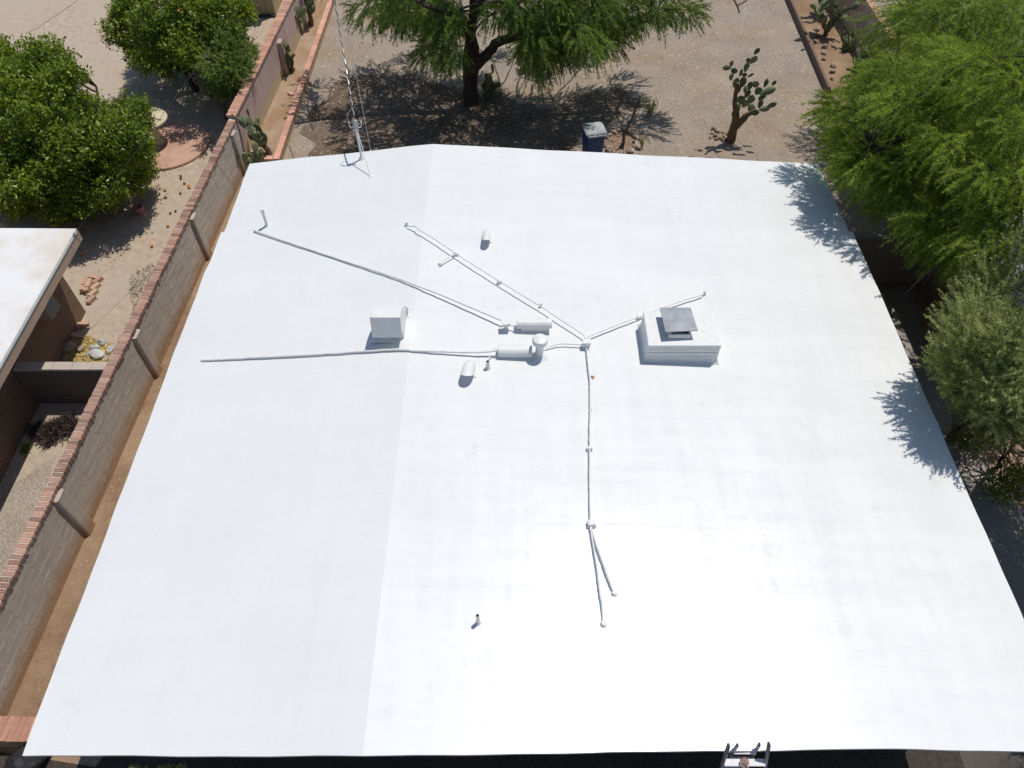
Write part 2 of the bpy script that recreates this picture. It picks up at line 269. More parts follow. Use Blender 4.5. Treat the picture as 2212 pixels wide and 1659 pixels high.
M = dict(
 roof=roof_mat(),
 coat=mat('white_coated_metal', (.77, .765, .74), (.71, .705, .68), .42, 5, bump=.003, bscale=25, spec=.5),
 coat_rough=mat('thick_white_coating', (.77, .765, .74), (.69, .685, .66), .5, 9, bump=.008, bscale=14, spec=.4),
 cap=mat('grey_sheet_metal', (.30, .32, .34), (.38, .40, .42), .5, 4, big=(.25, .27, .29), bigscale=2.2, spec=.5),
 dark=mat('dark_opening', (.012, .012, .014), None, .9),
 fascia=mat('tan_fascia', (.42, .33, .25), (.36, .28, .21), .7, 3),
 slab=mat('dark_concrete', (.09, .08, .07), (.065, .058, .05), .9, 6, 8, .006, 50, .2, (.11, .098, .085), .8),
 stucco=mat('tan_stucco', (.42, .32, .24), (.36, .27, .2), .92, 5, bump=.006, bscale=70),
 gravel=gravel_mat('desert_gravel', [(.335, .28, .225), (.445, .37, .30), (.205, .17, .135), (.52, .455, .38), (.36, .27, .195), (.385, .33, .275)], (.385, .285, .19), 17, .35, .035, .47, .66),
 pink_gravel=gravel_mat('pinkish_gravel', [(.40, .25, .19), (.5, .34, .27), (.33, .2, .15), (.55, .42, .35), (.42, .27, .2)], (.33, .22, .15), 30, .6, .03, .5, .7),
 sand=mat('pale_sandy_soil', (.52, .41, .31), (.38, .30, .225), .95, 5, 10, .02, 22, .1, (.45, .375, .29), .5),
 strip=mat('reddish_dirt', (.30, .195, .12), (.225, .145, .09), .95, 8, 8, .02, 40, .1, (.36, .25, .16), .7),
 greygravel=gravel_mat('grey_gravel', [(.42, .36, .29), (.5, .44, .37), (.36, .29, .22), (.55, .49, .42)], (.42, .31, .20), 24, .55, .03, .48, .62),
 soil=mat('planter_soil', (.38, .245, .15), (.30, .19, .115), .95, 9, 8, .03, 26, .1, (.42, .31, .22), .9),
 shadesoil=mat('soil_darkened_for_shade', (.085, .07, .058), (.055, .045, .038), .95, 12, 8, .03, 30, .1),
 conc=mat('weathered_concrete', (.36, .33, .31), (.30, .275, .26), .85, 6, 8, .006, 50, .2, (.33, .29, .26), .8),
 pad=mat('pink_tinted_concrete', (.50, .30, .22), (.56, .36, .27), .85, 3, 7, .004, 50, .2, (.46, .275, .2), 1.2),
 table=mat('cream_concrete', (.62, .54, .38), (.54, .44, .30), .8, 6, 7, .003, 50, .2, (.66, .6, .45), 2),
 block=stain_mat('grey_slump_block', (.52, .455, .39), (.40, .26, .16), .12, .45, (.47, .41, .35)),
 mortar=stain_mat('pale_mortar', (.64, .585, .52), (.46, .31, .195), .12, .45, (.60, .545, .48)),
 brick=mat('red_brick', (.40, .235, .175), (.32, .18, .13), .88, 20, 6, .003, 80, .15, rand=.35),
 brick_t=mat('red_brick_courses', (.58, .345, .25), (.48, .265, .19), .88, 20, 6, .003, 80, .15, tint=.2),
 tanbrick=mat('tan_brick', (.50, .33, .23), (.43, .28, .19), .88, 14, 6, .003, 60, .15, rand=.2),
 coping=mat('salmon_brick', (.62, .36, .265), (.55, .29, .205), .88, 14, 6, .003, 60, .15, rand=.18),
 pinkwall=stain_mat('faded_pink_stucco', (.50, .40, .39), (.50, .40, .22), .25, .75, (.46, .30, .25), 1.6),
 planter=mat('tan_plaster', (.42, .31, .21), (.36, .26, .17), .9, 6, 7, .005, 50, .15),
 nbrick=brick_wall_mat('brown_brick', (.20, .125, .085), (.17, .105, .075), (.27, .19, .14), .32, .1),
 nroof=mat('stained_white_roof', (.73, .71, .68), (.77, .76, .74), .6, 2.2, 7, .01, 8, .3, (.66, .585, .50), .7),
 nfascia=mat('tan_painted_fascia', (.50, .36, .25), (.44, .31, .21), .75, 5),
 darkblock=brick_wall_mat('dark_block', (.15, .125, .11), (.12, .10, .09), (.2, .17, .15), .4, .1),
 greywall=brick_wall_mat('grey_block', (.27, .22, .185), (.24, .2, .165), (.30, .25, .21), .4, .1),
 greyroof=mat('pale_grey_roof', (.44, .42, .44), (.38, .36, .38), .7, 2, 6, spec=.2),
 shed=mat('khaki_panel', (.42, .36, .19), (.36, .30, .16), .75, 4, 5, big=(.38, .33, .2)),
 bark=mat('dark_bark', (.055, .042, .034), (.10, .08, .065), .95, 14, 8, .03, 30, .1),
 palebark=mat('olive_bark', (.16, .14, .09), (.24, .21, .15), .9, 12, 8, .02, 30, .1),
 deadwood=mat('dark_dead_wood', (.05, .04, .033), (.10, .08, .065), .95, 14, 7, .01, 40, .1),
 mesq=leaf_mat('mesquite_leaf', (.08, .15, .04), (.33, .44, .11), .55, .48, .25),
 aca=leaf_mat('acacia_leaf', (.10, .17, .025), (.42, .50, .10), .5, .5, .25),
 far=leaf_mat('palo_verde_leaf', (.14, .22, .05), (.44, .52, .15), .5, .5, .25),
 cit=leaf_mat('citrus_leaf', (.035, .085, .010), (.31, .38, .035), .42, .34, .4, (.42, .36, .03)),
 olive=leaf_mat('pale_shrub_leaf', (.15, .18, .055), (.50, .53, .24), .45, .35, .35, (.55, .55, .38)),
 bush=leaf_mat('fine_bush_leaf', (.10, .17, .035), (.34, .44, .11), .5, .35, .3),
 pad_green=mat('cactus_pad', (.11, .16, .07), (.17, .21, .10), .6, 8, 6, .004, 40, .3, rand=.35, big=(.2, .19, .1), bigscale=3),
 cactus_wood=mat('cactus_bark', (.13, .085, .05), (.2, .14, .085), .95, 9, 7, .02, 25, .1),
 orange=mat('orange_peel', (.55, .22, .03), (.6, .28, .05), .5, 20, spec=.4),
 rot_orange=mat('dried_orange', (.13, .06, .025), (.2, .1, .03), .8, 12, spec=.2),
 bucket=mat('faded_pink_plastic', (.45, .16, .15), (.5, .22, .2), .5, 4),
 bin=mat('navy_plastic', (.012, .05, .17), (.018, .065, .2), .45, 5, spec=.4),
 lid=mat('dusty_grey_lid', (.44, .47, .46), (.36, .39, .39), .65, 3, 5, big=(.2, .22, .22), bigscale=1.6),
 rock=mat('tan_fieldstone', (.46, .36, .27), (.36, .27, .2), .92, 9, 7, .02, 18, .15, rand=.3),
 greyrock=mat('grey_white_stone', (.62, .61, .58), (.44, .45, .46), .9, 8, 7, .02, 16, .15, rand=.2),
 straw=mat('dry_straw', (.52, .36, .11), (.6, .46, .2), .8, 10, tint=.35),
 dryleaf=mat('dry_dark_leaves', (.04, .03, .03), (.085, .06, .05), .8, 10, tint=.4),
 weed=leaf_mat('weed_leaf', (.10, .13, .04), (.26, .27, .11), .6, .3),
 alu=mat('aluminium', (.55, .55, .57), (.48, .48, .5), .35, 8, metal=.7, spec=.5),
 darkcap=mat('charcoal_plastic', (.06, .06, .085), None, .55, spec=.4),
 rung=mat('white_step_tread', (.72, .70, .70), (.62, .60, .6), .5, 8),
 skin=mat('skin', (.40, .235, .165), (.34, .19, .13), .5, 12, spec=.35),
 shirt=mat('grey_shirt', (.2, .21, .23), (.17, .18, .2), .9, 8),
 jeans=mat('blue_jeans', (.05, .07, .13), (.07, .09, .15), .9, 12),
 hair=mat('dark_hair', (.02, .015, .012), None, .6),
 galv=mat('galvanised_steel', (.42, .46, .45), (.34, .38, .38), .45, 14, spec=.5, metal=.3),
 porc=mat('white_porcelain', (.75, .75, .73), None, .25, spec=.5),
 wire_b=mat('black_cable', (.03, .03, .03), None, .6), wire_w=mat('bare_wire', (.55, .55, .55), None, .4, metal=.5),
 wire_g=mat('grey_cable', (.25, .25, .26), None, .6), hose=mat('olive_hose', (.2, .25, .05), None, .6),
 leafbit=mat('dry_tan_leaf', (.5, .3, .16), (.4, .22, .12), .8, 20),
 acbox=mat('grey_cooler_panel', (.22, .24, .25), (.18, .2, .2), .5, 8), acframe=mat('beige_cooler_frame', (.42, .34, .25), None, .6),
 blue=mat('pale_blue_paint', (.35, .45, .62), (.3, .4, .56), .5, 4),
)

M['undersoil'] = gravel_mat('brown_soil_gravel_and_painted_shade', [(.19, .14, .10), (.23, .175, .13), (.12, .09, .07), (.28, .22, .17), (.18, .125, .085)], (.17, .12, .08), 17, .6, .03, .4, .6)
# ================================================================== THE SETTING
def sheet(name, poly, z, m):
    b = MB(); n = len(poly); b.add([(p[0], p[1], z) for p in poly], [tuple(range(n))])
    o = b.build(name, m); o['kind'] = 'structure'; return o
def wobbly(pts, amp=.12, step=.35, seed=1):
    r = random.Random(seed); out = []; n = len(pts)
    for i in range(n):
        a, b = Vector(pts[i][:2]), Vector(pts[(i+1) % n][:2]); k = max(1, int((b-a).length/step)); k = min(k, 60)
        for j in range(k):
            p = a.lerp(b, j/k); out.append((p.x+r.uniform(-amp, amp), p.y+r.uniform(-amp, amp)))
    return out
def wx(y): return -8.22+.038*(y-6)              # yard face of the block wall runs slightly askew
sheet('ground', [(-300, -300), (300, -300), (300, 300), (-300, 300)], 0, M['gravel'])
sheet('sandy_yard', [(-80, -20), (wx(-20)-.1, -20), (wx(60)-.1, 60), (-80, 80)], .004, M['sand'])
sheet('dirt_strip', [(wx(-4)-.1, -4), (-6.9, -4)]+wobbly([(-6.95, 2), (-6.75, 12), (-6.9, 17.5)], .15, .4, 3)[:44]+[(-7.4, 18.7), (wx(18.7)-.1, 18.7)], .006, M['strip'])
sheet('gravel_path', wobbly([(-11.2, 2), (-9.1, 2), (-9.2, 4.5), (-9.0, 7.0), (-9.6, 8.4), (-10.1, 7.6), (-10.6, 5.5)], .12, .3, 4), .008, M['greygravel'])
sheet('side_yard', wobbly([(6.6, -6), (22, -6), (22, 13.4), (6.6, 13.4)], .1, .5, 5), .004, M['pink_gravel'])
sheet('concrete_walk', wobbly([(6.6, 1), (10.3, 1), (10.2, 6.5), (9.87, 7.9), (9.72, 9.0), (9.5, 10.2), (9.65, 11.4), (9.95, 12.9), (9.95, 13.3), (6.6, 13.3)], .03, .3, 6), .010, M['conc'])
sheet('front_soil', [(-9.5, -12), (7.17, -12), (7.17, 2.9), (-6.4, 2.9), (-6.6, 2.5), (-9.5, 2.9)], .014, M['shadesoil'])  # soil painted near black for the shade below the near eave
sheet('front_slab', [(7.16, -4), (13, -4), (13, 3.6), (7.16, 3.6)], .019, M['slab'])  # concrete in a darker tone than the walk

sheet('soil_painted_shade', wobbly([at(*q, 0) for q in ((655, 275), (720, 190), (820, 150), (930, 170), (1070, 215), (1200, 235), (1260, 200), (1360, 190), (1400, 230), (1330, 270), (1240, 300), (1230, 420), (700, 420))], .25, .35, 12), .005, M['undersoil'])  # brown soil, its colour deepened to carry the mesquite's shade
# scattered pebbles that nobody could count
def pebbles(name, n, area, size, m, seed=1, keep=None, kind='stuff', z=0.0):
    r = np.random.default_rng(seed); out = []
    while len(out) < n:
        p = r.uniform(area[0], area[1])
        if keep is None or keep(*p): out.append(p)
    P = np.array(out); s = r.uniform(size[0], size[1], n)**1; a = r.uniform(0, 6.28, n)
    base = np.array([(1, 0, 0), (.2, .9, 0), (-.9, .35, 0), (-.5, -.8, 0), (.6, -.75, 0), (.1, .05, .75)])
    V = base[None]*s[:, None, None]*r.uniform(.7, 1.25, (n, 6, 1)); c, sn = np.cos(a)[:, None], np.sin(a)[:, None]
    X = V[..., 0]*c-V[..., 1]*sn; Y = V[..., 0]*sn+V[..., 1]*c
    V = np.stack([X+P[:, :1], Y+P[:, 1:], V[..., 2]+z], -1)
    tri = np.array([(0, 1, 5), (1, 2, 5), (2, 3, 5), (3, 4, 5), (4, 0, 5)])
    F = (tri[None]+6*np.arange(n)[:, None, None]).reshape(-1, 3)
    o = np_mesh(name, V.reshape(-1, 3), F, m, np.repeat(r.uniform(0, 1, n), 6)); o['kind'] = kind; return o
def np_mesh(name, V, F, m, tint=None, parent=None, smooth=False):
    org = ORG.get(parent, Vector()) if parent else Vector()
    V = np.asarray(V, dtype=np.float32)-np.array(org, dtype=np.float32); F = np.asarray(F, dtype=np.int32); k = F.shape[1]
    me = bpy.data.meshes.new(name); me.vertices.add(len(V)); me.vertices.foreach_set('co', V.ravel())
    me.loops.add(F.size); me.loops.foreach_set('vertex_index', F.ravel())
    me.polygons.add(len(F)); me.polygons.foreach_set('loop_start', np.arange(0, F.size, k, dtype=np.int32))
    if smooth: me.polygons.foreach_set('use_smooth', np.ones(len(F), dtype=bool))
    if tint is not None:
        a = me.attributes.new('tint', 'FLOAT', 'POINT'); a.data.foreach_set('value', np.asarray(tint, dtype=np.float32))
    me.update(calc_edges=True); me.validate(); me.materials.append(m)
    o = bpy.data.objects.new(name, me); COL.objects.link(o); ORG[o] = org
    if parent: o.parent = parent
    return o
M['pebble'] = mat('loose_pebbles', (.44, .36, .29), (.30, .24, .19), .9, 3, tint=.4)
pebbles('loose_gravel', 15000, [(-6.6, 14.6), (10.4, 30)], (.012, .044), M['pebble'], 2)
pebbles('side_gravel', 5000, [(8.6, 2), (12, 13)], (.012, .03), M['pink_gravel'], 3)
pebbles('yard_grit', 2600, [(-15, 3), (-8.4, 30)], (.008, .03), M['pebble'], 4, keep=lambda x, y: x < wx(y)-.25, z=.004)
pebbles('strip_grit', 1200, [(-8.1, 3), (-6.2, 18)], (.006, .018), M['pebble'], 5, keep=lambda x, y: x > wx(y)+.03, z=.006)

# ================================================================== WHITE-ROOFED HOUSE
X0, X1, Y0, Y1, RX = -6.05, 7.09, 2.11, 14.37, -1.76
ZE, ZR = 2.9, 3.40
def rz(x): return ZR-(ZR-ZE)*((RX-x)/(RX+6.0) if x < RX else (x-RX)/(7.09-RX))
house = thing('house', 'low house under a wide freshly coated white roof with a shallow ridge', 'house', (0.5, 8, 0))
def roof_mesh():
    xs = sorted(set([X0, X1, RX]+list(np.linspace(X0, RX, 16))+list(np.linspace(RX, X1, 31)))); ys = list(np.linspace(Y0, Y1, 42))
    yj = 12.0
    ys = sorted(ys+[yj-.004, yj+.004])
    r = np.random.default_rng(4); ph = r.uniform(0, 6.28, 8); V = []; F = []; nx, ny = len(xs), len(ys)
    top = []
    for j, y in enumerate(ys):
        for i, x in enumerate(xs):
            xx = x
            if y > yj and i == 0: xx = x+.06
            if y > yj and i == nx-1: xx = x-.09
            if y <= yj and i == 0 and y < 11: xx = x-.03
            bow = -.15*max(0, 1-abs(x-RX)/6) if j == 0 else (.03*max(0, 1-abs(x-RX)/6) if j == ny-1 else 0)
            z = rz(xx)+.0035*math.sin(1.3*x+ph[0])*math.sin(.9*y+ph[1])+.0025*math.sin(2.9*x+ph[2]+.6*y)+.002*math.sin(3.7*y+ph[3])
            if i in (0, nx-1): xx += .005*math.sin(2.3*y+ph[4])+.004*math.sin(6.1*y+ph[5])
            if j in (0, ny-1): bow += .005*math.sin(1.9*x+ph[6])+.003*math.sin(5.3*x+ph[7]); z += .004*math.sin(2.7*x+ph[5])
            V.append((xx, y+bow, z))
    F = [(j*nx+i, j*nx+i+1, (j+1)*nx+i+1, (j+1)*nx+i) for j in range(ny-1) for i in range(nx-1)]
    edge = [i for i in range(nx)]+[j*nx+nx-1 for j in range(1, ny)]+[(ny-1)*nx+i for i in range(nx-2, -1, -1)]+[j*nx for j in range(ny-2, 0, -1)]
    b = len(V); V += [(V[i][0], V[i][1], V[i][2]-.05) for i in edge]; n = len(edge)
    F += [(edge[k], b+k, b+(k+1) % n, edge[(k+1) % n]) for k in range(n)]
    F.append(tuple(b+k for k in range(n-1, -1, -1)))
    m = MB(); m.v = V; m.f = F; return m
ro = roof_mesh().build('roof', M['roof'], house, smooth=True)
for e in ro.data.edges:
    p, q = (ro.data.vertices[i].co+Vector(ORG[house]) for i in e.vertices)
    if abs(p.x-RX) < .001 and abs(q.x-RX) < .001: e.use_edge_sharp = True
b = MB()
for x in (X0+.05, X1-.11): b = MB(); b.box((x, (Y0+Y1)/2, ZE-.135), (.04, Y1-Y0-.16, .16)); b.build('fascia', M['fascia'], house)
for y in (Y0+.12, Y1-.12):
    b = MB(); pts = [(X0+.1, rz(X0+.1)-.06), (RX, ZR-.06), (X1-.15, rz(X1-.15)-.06)]
    vs = [(p[0], y-.02, p[1]) for p in pts]+[(p[0], y-.02, p[1]-.16) for p in pts[::-1]]
    vs += [(v[0], y+.02, v[2]) for v in vs]
    b.add(vs, [(0, 1, 4, 5), (1, 2, 3, 4), (6, 11, 10, 7), (7, 10, 9, 8)]+[(i, 6+i, 6+(i+1) % 6, (i+1) % 6) for i in range(6)])
    b.build('rake_board', M['fascia'], house)
b = MB()
wl = [(-5.4, 2.9), (6.5, 2.9), (6.5, 13.7), (-5.4, 13.7)]
b.prism(wl, 0, 2.80); b.build('wall', M['stucco'], house)

# brick chimney on the right slope
CX0, CX1, CY0, CY1, CT = 2.32, 3.55, 8.27, 9.06, 3.56
b = MB(); zc = 3.0; nC = 6; hC = (CT-zc)/nC
for k in range(nC):
    j = .0035*(k % 2); z0 = zc+k*hC
    b.box(((CX0+CX1)/2, (CY0+CY1)/2, z0+hC/2-.004), (CX1-CX0+2*j+.0, CY1-CY0+2*j, hC-.008))
    if k < nC-1: b.box(((CX0+CX1)/2, (CY0+CY1)/2, z0+hC-.004), (CX1-CX0-.009, CY1-CY0-.009, .010))
# cant strip where the coating sweeps up the foot of the stack
for (p, q, nx_, ny_) in (((CX0, CY0), (CX1, CY0), 0, -1), ((CX1, CY1), (CX0, CY1), 0, 1), ((CX0, CY1), (CX0, CY0), -1, 0), ((CX1, CY0), (CX1, CY1), 1, 0)):
    e = .055; vs = []
    for (x, y) in (p, q):
        z = rz(x); ox = (x-(CX0+CX1)/2); oy = (y-(CY0+CY1)/2)
        fx, fy = x+math.copysign(e, ox), y+math.copysign(e, oy)
        vs += [(x, y, z+.14), (x+.35*(fx-x), y+.35*(fy-y), z+.045), (fx, fy, rz(fx)+.002)]
    b.add(vs, [(0, 3, 4, 1), (1, 4, 5, 2)])
ch = b.build('chimney', M['coat_rough'], house, bevel=.008); ch['label'] = 'squat rectangular white painted brick chimney'
zc_ = lambda x, y, z: at((1400+x*.27125)/1.1302, (680+y*.27125)/1.1302, z)
fl = [zc_(855, 545, CT), zc_(1050, 535, CT)]; fx, fw = (fl[0].x+fl[1].x)/2, fl[1].x-fl[0].x; fy_ = fl[0].y+fw/2
b = MB(); b.box((fx, fy_, CT+.045), (fw, fw*.95, .10)); b.build('flue', M['coat_rough'], ch, bevel=.008)
b = MB(); b.box((fx, fy_, CT+.097), (fw*.8, fw*.75, .012)); b.build('flue_opening', M['dark'], ch)
for sx in (-1, 1):
    for sy in (-1, 1): b = MB(); b.box((fx+sx*fw*.42, fy_+sy*fw*.38, CT+.135), (.025, .025, .09)); b.build('cap_leg', M['cap'], ch)
cz = CT+.185; cc = [zc_(*q, cz) for q in ((830, 480), (1120, 465), (1055, 262), (780, 260))]; cm = sum(cc, Vector())/4
b = MB(); b.add([(q.x, q.y, cz) for q in cc]+[(cm.x, cm.y, cz+.018)]+[(q.x, q.y, cz-.02) for q in cc], [(0, 1, 4), (1, 2, 4), (2, 3, 4), (3, 0, 4), (0, 5, 6, 1), (1, 6, 7, 2), (2, 7, 8, 3), (3, 8, 5, 0), (8, 7, 6, 5)])
cp = b.build('chimney_cap', M['cap'], ch); cp['label'] = 'square grey sheet metal cap over the flue'

# ================================================================== THINGS ON THE ROOF
def onroof(x, y):
    z = 3.2
    for _ in range(25):
        p = at(x, y, z); z = rz(p.x)
    return p
def raised(x, y, h):
    z = 3.2
    for _ in range(25):
        p = at(x, y, z); z = rz(p.x)+h
    return p
def smooth_path(pts, k=6, wob=0, seed=1):
    pts = [Vector(p) for p in pts]; r = random.Random(seed); out = []
    for i in range(len(pts)-1):
        p0, p1, p2, p3 = pts[max(i-1, 0)], pts[i], pts[i+1], pts[min(i+2, len(pts)-1)]
        for j in range(k):
            t = j/k
            q = .5*((2*p1)+(-p0+p2)*t+(2*p0-5*p1+4*p2-p3)*t*t+(-p0+3*p1-3*p2+p3)*t**3)
            if wob: q += Vector((r.uniform(-wob, wob), r.uniform(-wob, wob), r.uniform(-wob, wob)*.6))
            out.append(q)
    out.append(pts[-1]); return out
def support(parent, p, s=(.1, .07, .08), rz_=0, name='support_block'):
    z = rz(p.x); b = MB(); b.box((p.x, p.y, z+s[2]/2-.004), s, (0, 0, rz_), .85)
    return b.build(name, M['coat_rough'], parent, bevel=.008)
def conduit(label, strands, supports=(), drops=(), h=.09, wob=.004, group='white coated conduits running over the roof'):
    """strands: [(pixel points, radius, height)]"""
    o0 = onroof(*strands[0][0][0][:2]); t = thing('roof_conduit', label, 'conduit', o0, group)
    for k, (pts, r, hh) in enumerate(strands):
        q = [raised(p[0], p[1], p[2] if len(p) > 2 else hh) for p in pts]
        b = MB(); b.tube(smooth_path(q, 7, wob, k+len(pts)), r, 8); b.build('pipe', M['coat_rough'], t, smooth=True)
    for s in supports:
        p = onroof(s[0], s[1]); support(t, p, s[2] if len(s) > 2 else (.11, .07, .09), s[3] if len(s) > 3 else .5)
    for d in drops:
        p = onroof(*d[:2]); b = MB(); b.tube([(p.x, p.y, p.z-.01), (p.x, p.y, p.z+d[2])], [d[3]*1.1, d[3]*.9], 8); b.lathe((p.x, p.y, p.z-.004), [(d[3]*1.7, 0), (d[3]*1.3, .02), (d[3]*1.0, .04)], 10)
        b.build('roof_penetration', M['coat_rough'], t, smooth=True)
    return t
conduit('long straight white pipe slanting from the left vent pipe down to the rectangular duct hood', [([(549, 498, .035), (640, 529, .035), (739, 562, .035), (842, 595.5, .04), (906, 619, .06), (935, 630, .08), (1010, 661, .10), (1088, 694, .12)], .018, .04)],
        [(551, 500, (.05, .05, .06))])
conduit('wrapped white pipe running level across the left slope to the lower duct hood', [([(438, 778, .03), (560, 772), (690, 765), (800, 758), (865, 755), (900, 758), (980, 760, .07), (1030, 761, .09), (1074, 757, .12)], .02, .035), ([(865, 756, .04), (920, 757, .05), (1000, 762, .07), (1072, 758, .11)], .012, .05)], [], [(438, 780, .05, .024)])
conduit('thin white conduit crossing the ridge diagonally with a short side spur', [([(880, 489, .04), (897, 489), (905, 496), (940, 517), (983, 546), (1030, 577), (1080, 608), (1125, 636), (1167, 661), (1215, 693), (1258, 722, .1), (1264, 732, .08)], .012, .11), ([(983, 548), (966, 558), (950, 572, .05)], .012, .09)],
        [(985, 551, (.13, .09, .07), .3), (1079, 612, (.1, .06, .08), .5), (1168, 663, (.06, .04, .1), .4)], [(879, 487, .09, .03), (950, 572, .06, .025)])
conduit('thin white conduit rising right from the junction box past the chimney', [([(1268, 730, .08), (1276, 725), (1320, 707), (1380, 684), (1430, 665), (1485, 646), (1500, 642, .08), (1520, 636, .07)], .014, .085)], [(1380, 687, (.1, .07, .08), .4)], [(1521, 637, .1, .026)])
conduit('short bowed white conduit between the capped vent pipe and the junction box', [([(1172, 754, .05), (1190, 748, .06), (1208, 743), (1230, 743), (1262, 745)], .013, .07)])
conduit('white conduit running straight down the roof from the junction box and forking', [([(1267, 752), (1271, 790), (1275, 830), (1275, 880), (1274, 930), (1274, 970), (1274, 1050), (1275, 1110), (1276, 1133)], .014, .055),
        ([(1276, 1136), (1287, 1172), (1302, 1215), (1315, 1250), (1326, 1282, .03)], .016, .055), ([(1275, 1140), (1284, 1190), (1291, 1240), (1297, 1285), (1301, 1310, .05), (1303, 1348, .02)], .013, .055)],
        [(1273, 972, (.1, .06, .08), .05), (1277, 1135, (.13, .1, .1), .1), (1276, 885, (.05, .05, .05), 0)], [(1326, 1283, .05, .03), (1303, 1349, .05, .032)])
def jbox(label, px, s, h, name='junction_box', cat='junction box', rot=0):
    p = onroof(*px); t = thing(name, label, cat, p, 'junction boxes on the roof')
    b = MB(); b.box((p.x, p.y, p.z+h+s[2]/2), s, (0, 0, rot)); b.build('box', M['coat'], t, bevel=.006)
    b = MB(); b.box((p.x, p.y, p.z+h+s[2]+.006), (s[0]*1.12, s[1]*1.12, .016), (0, 0, rot)); b.build('cover', M['coat'], t, bevel=.004)
    b = MB(); b.tube([(p.x, p.y, p.z-.01), (p.x, p.y, p.z+h+.02)], .022, 8); b.lathe((p.x, p.y, p.z-.003), [(.07, 0), (.045, .03), (.03, .045)], 10); b.build('stem', M['coat_rough'], t, smooth=True)
    return t
jbox('small white junction box where four thin conduits meet', (1266, 750), (.13, .1, .1), .05)
jbox('white box on a stem at the lower end of the long thick pipe', (1093, 712), (.15, .12, .06), .13, rot=.1)
b = MB(); p0 = raised(1101, 706, .1); p1 = raised(1112, 707, .12); b.tube(smooth_path([raised(1098, 700, .16), raised(1106, 704, .1), raised(1114, 703, .14)], 5), .014, 6)
w_ = thing('loose_wire', 'short looped white wire joining the stemmed box to the rectangular duct hood', 'wire', onroof(1104, 706)); b.build('wire', M['coat'], w_, smooth=True)

def duct_hood(label, xa, xb, ypix, dz, bw, r):
    a, c = onroof(xa, ypix), onroof(xb, ypix); mid = (a+c)/2; z = rz(mid.x)
    t = thing('duct_hood', label, 'vent hood', (mid.x, mid.y, z), 'half round duct hoods on the roof')
    L = c.x-a.x; b = MB(); n = 9; pr = []
    for k in range(n): q = math.pi*k/(n-1); pr.append((mid.y+r*math.cos(q)*1.15, z+dz+r*math.sin(q)))
    pr += [(mid.y-r*1.15, z+dz-.035), (mid.y+r*1.15, z+dz-.035)]
    b.extrude_x(pr, mid.x-L/2, mid.x+L/2); b.build('hood', M['coat'], t, smooth=True, bevel=.012, seg=2)
    b = MB(); b.box((mid.x+.0, mid.y, z+dz/2-.04), (L*bw, r*1.7, dz+.06)); b.build('curb', M['coat_rough'], t, bevel=.01)
    return t
duct_hood('upper half round white duct hood raised on a narrower curb', 1116, 1191, 711, .15, .76, .085)
duct_hood('lower half round white duct hood sitting against the capped vent pipe', 1076, 1149, 766, .10, .92, .10)
# capped round vent beside the lower hood
p = onroof(1165, 768); t = thing('vent_pipe', 'round mushroom capped white vent pipe beside the lower duct hood', 'vent pipe', p)
b = MB(); b.lathe(p, [(.068, -.02), (.068, .36)], 18); b.build('pipe', M['coat'], t, smooth=True)
b = MB(); b.lathe(p, [(.15, .0), (.10, .03), (.072, .06)], 18); b.build('flashing', M['coat_rough'], t, smooth=True)
b = MB(); b.lathe(p, [(.118, .335), (.132, .345), (.134, .40), (.12, .43), (.07, .45), (.01, .455)], 24); b.build('cap', M['coat'], t, smooth=True)
# plumbing vents
def plumb(px, label, r, h, dark=True, flare=False, lean=(0, 0), group='plumbing vent pipes on the roof'):
    p = onroof(*px); t = thing('vent_pipe', label, 'vent pipe', p, group)
    top = Vector((p.x+lean[0], p.y+lean[1], p.z+h)); b = MB(); b.tube([p-Vector((0, 0, .02)), top], r, 14)
    if flare: b.tube([top-Vector((0, 0, .05)), top+Vector((0, 0, .004))], r*1.35, 14)
    b.build('pipe', M['coat'], t, smooth=True)
    b = MB(); b.lathe(p+Vector((0, 0, -.012)), [(r*2.0, 0), (r*1.4, .025), (r*1.1, .05)], 14); b.build('flashing', M['coat_rough'], t, smooth=True)
    if dark: b = MB(); b.lathe(top, [(r*.78, -.002), (r*.78, .003)], 12); b.build('opening', M['dark'], t)
    return t, top
plumb((577, 487), 'tall slim white vent pipe with flared rim near the far left roof corner', .031, .42, False, True)
t_, top_ = plumb((1054, 795), 'short white vent pipe with a dark open top and a wire looping into it', .033, .17)
b = MB(); b.tube(smooth_path([raised(1076, 757, .16), raised(1067, 752, .2), raised(1060, 765, .18), top_+Vector((0, 0, -.01))], 6), .009, 6); b.build('wire', M['coat'], t_, smooth=True)
plumb((1033, 1345), 'lone short white vent pipe with a dark open top low on the roof', .026, .25)
p = onroof(880, 682); t = thing('vent_pipe', 'small bent white pipe stub just right of the big scoop hood', 'vent pipe', p, 'plumbing vent pipes on the roof')
b = MB(); b.tube(smooth_path([p+Vector((0, 0, -.01)), p+Vector((.0, .01, .1)), p+Vector((.01, .03, .16)), p+Vector((-.03, .03, .2))], 4), .022, 8); b.build('pipe', M['coat_rough'], t, smooth=True)
b = MB(); b.lathe(p+Vector((0, 0, -.005)), [(.07, 0), (.04, .03)], 10); b.build('flashing', M['coat_rough'], t, smooth=True)
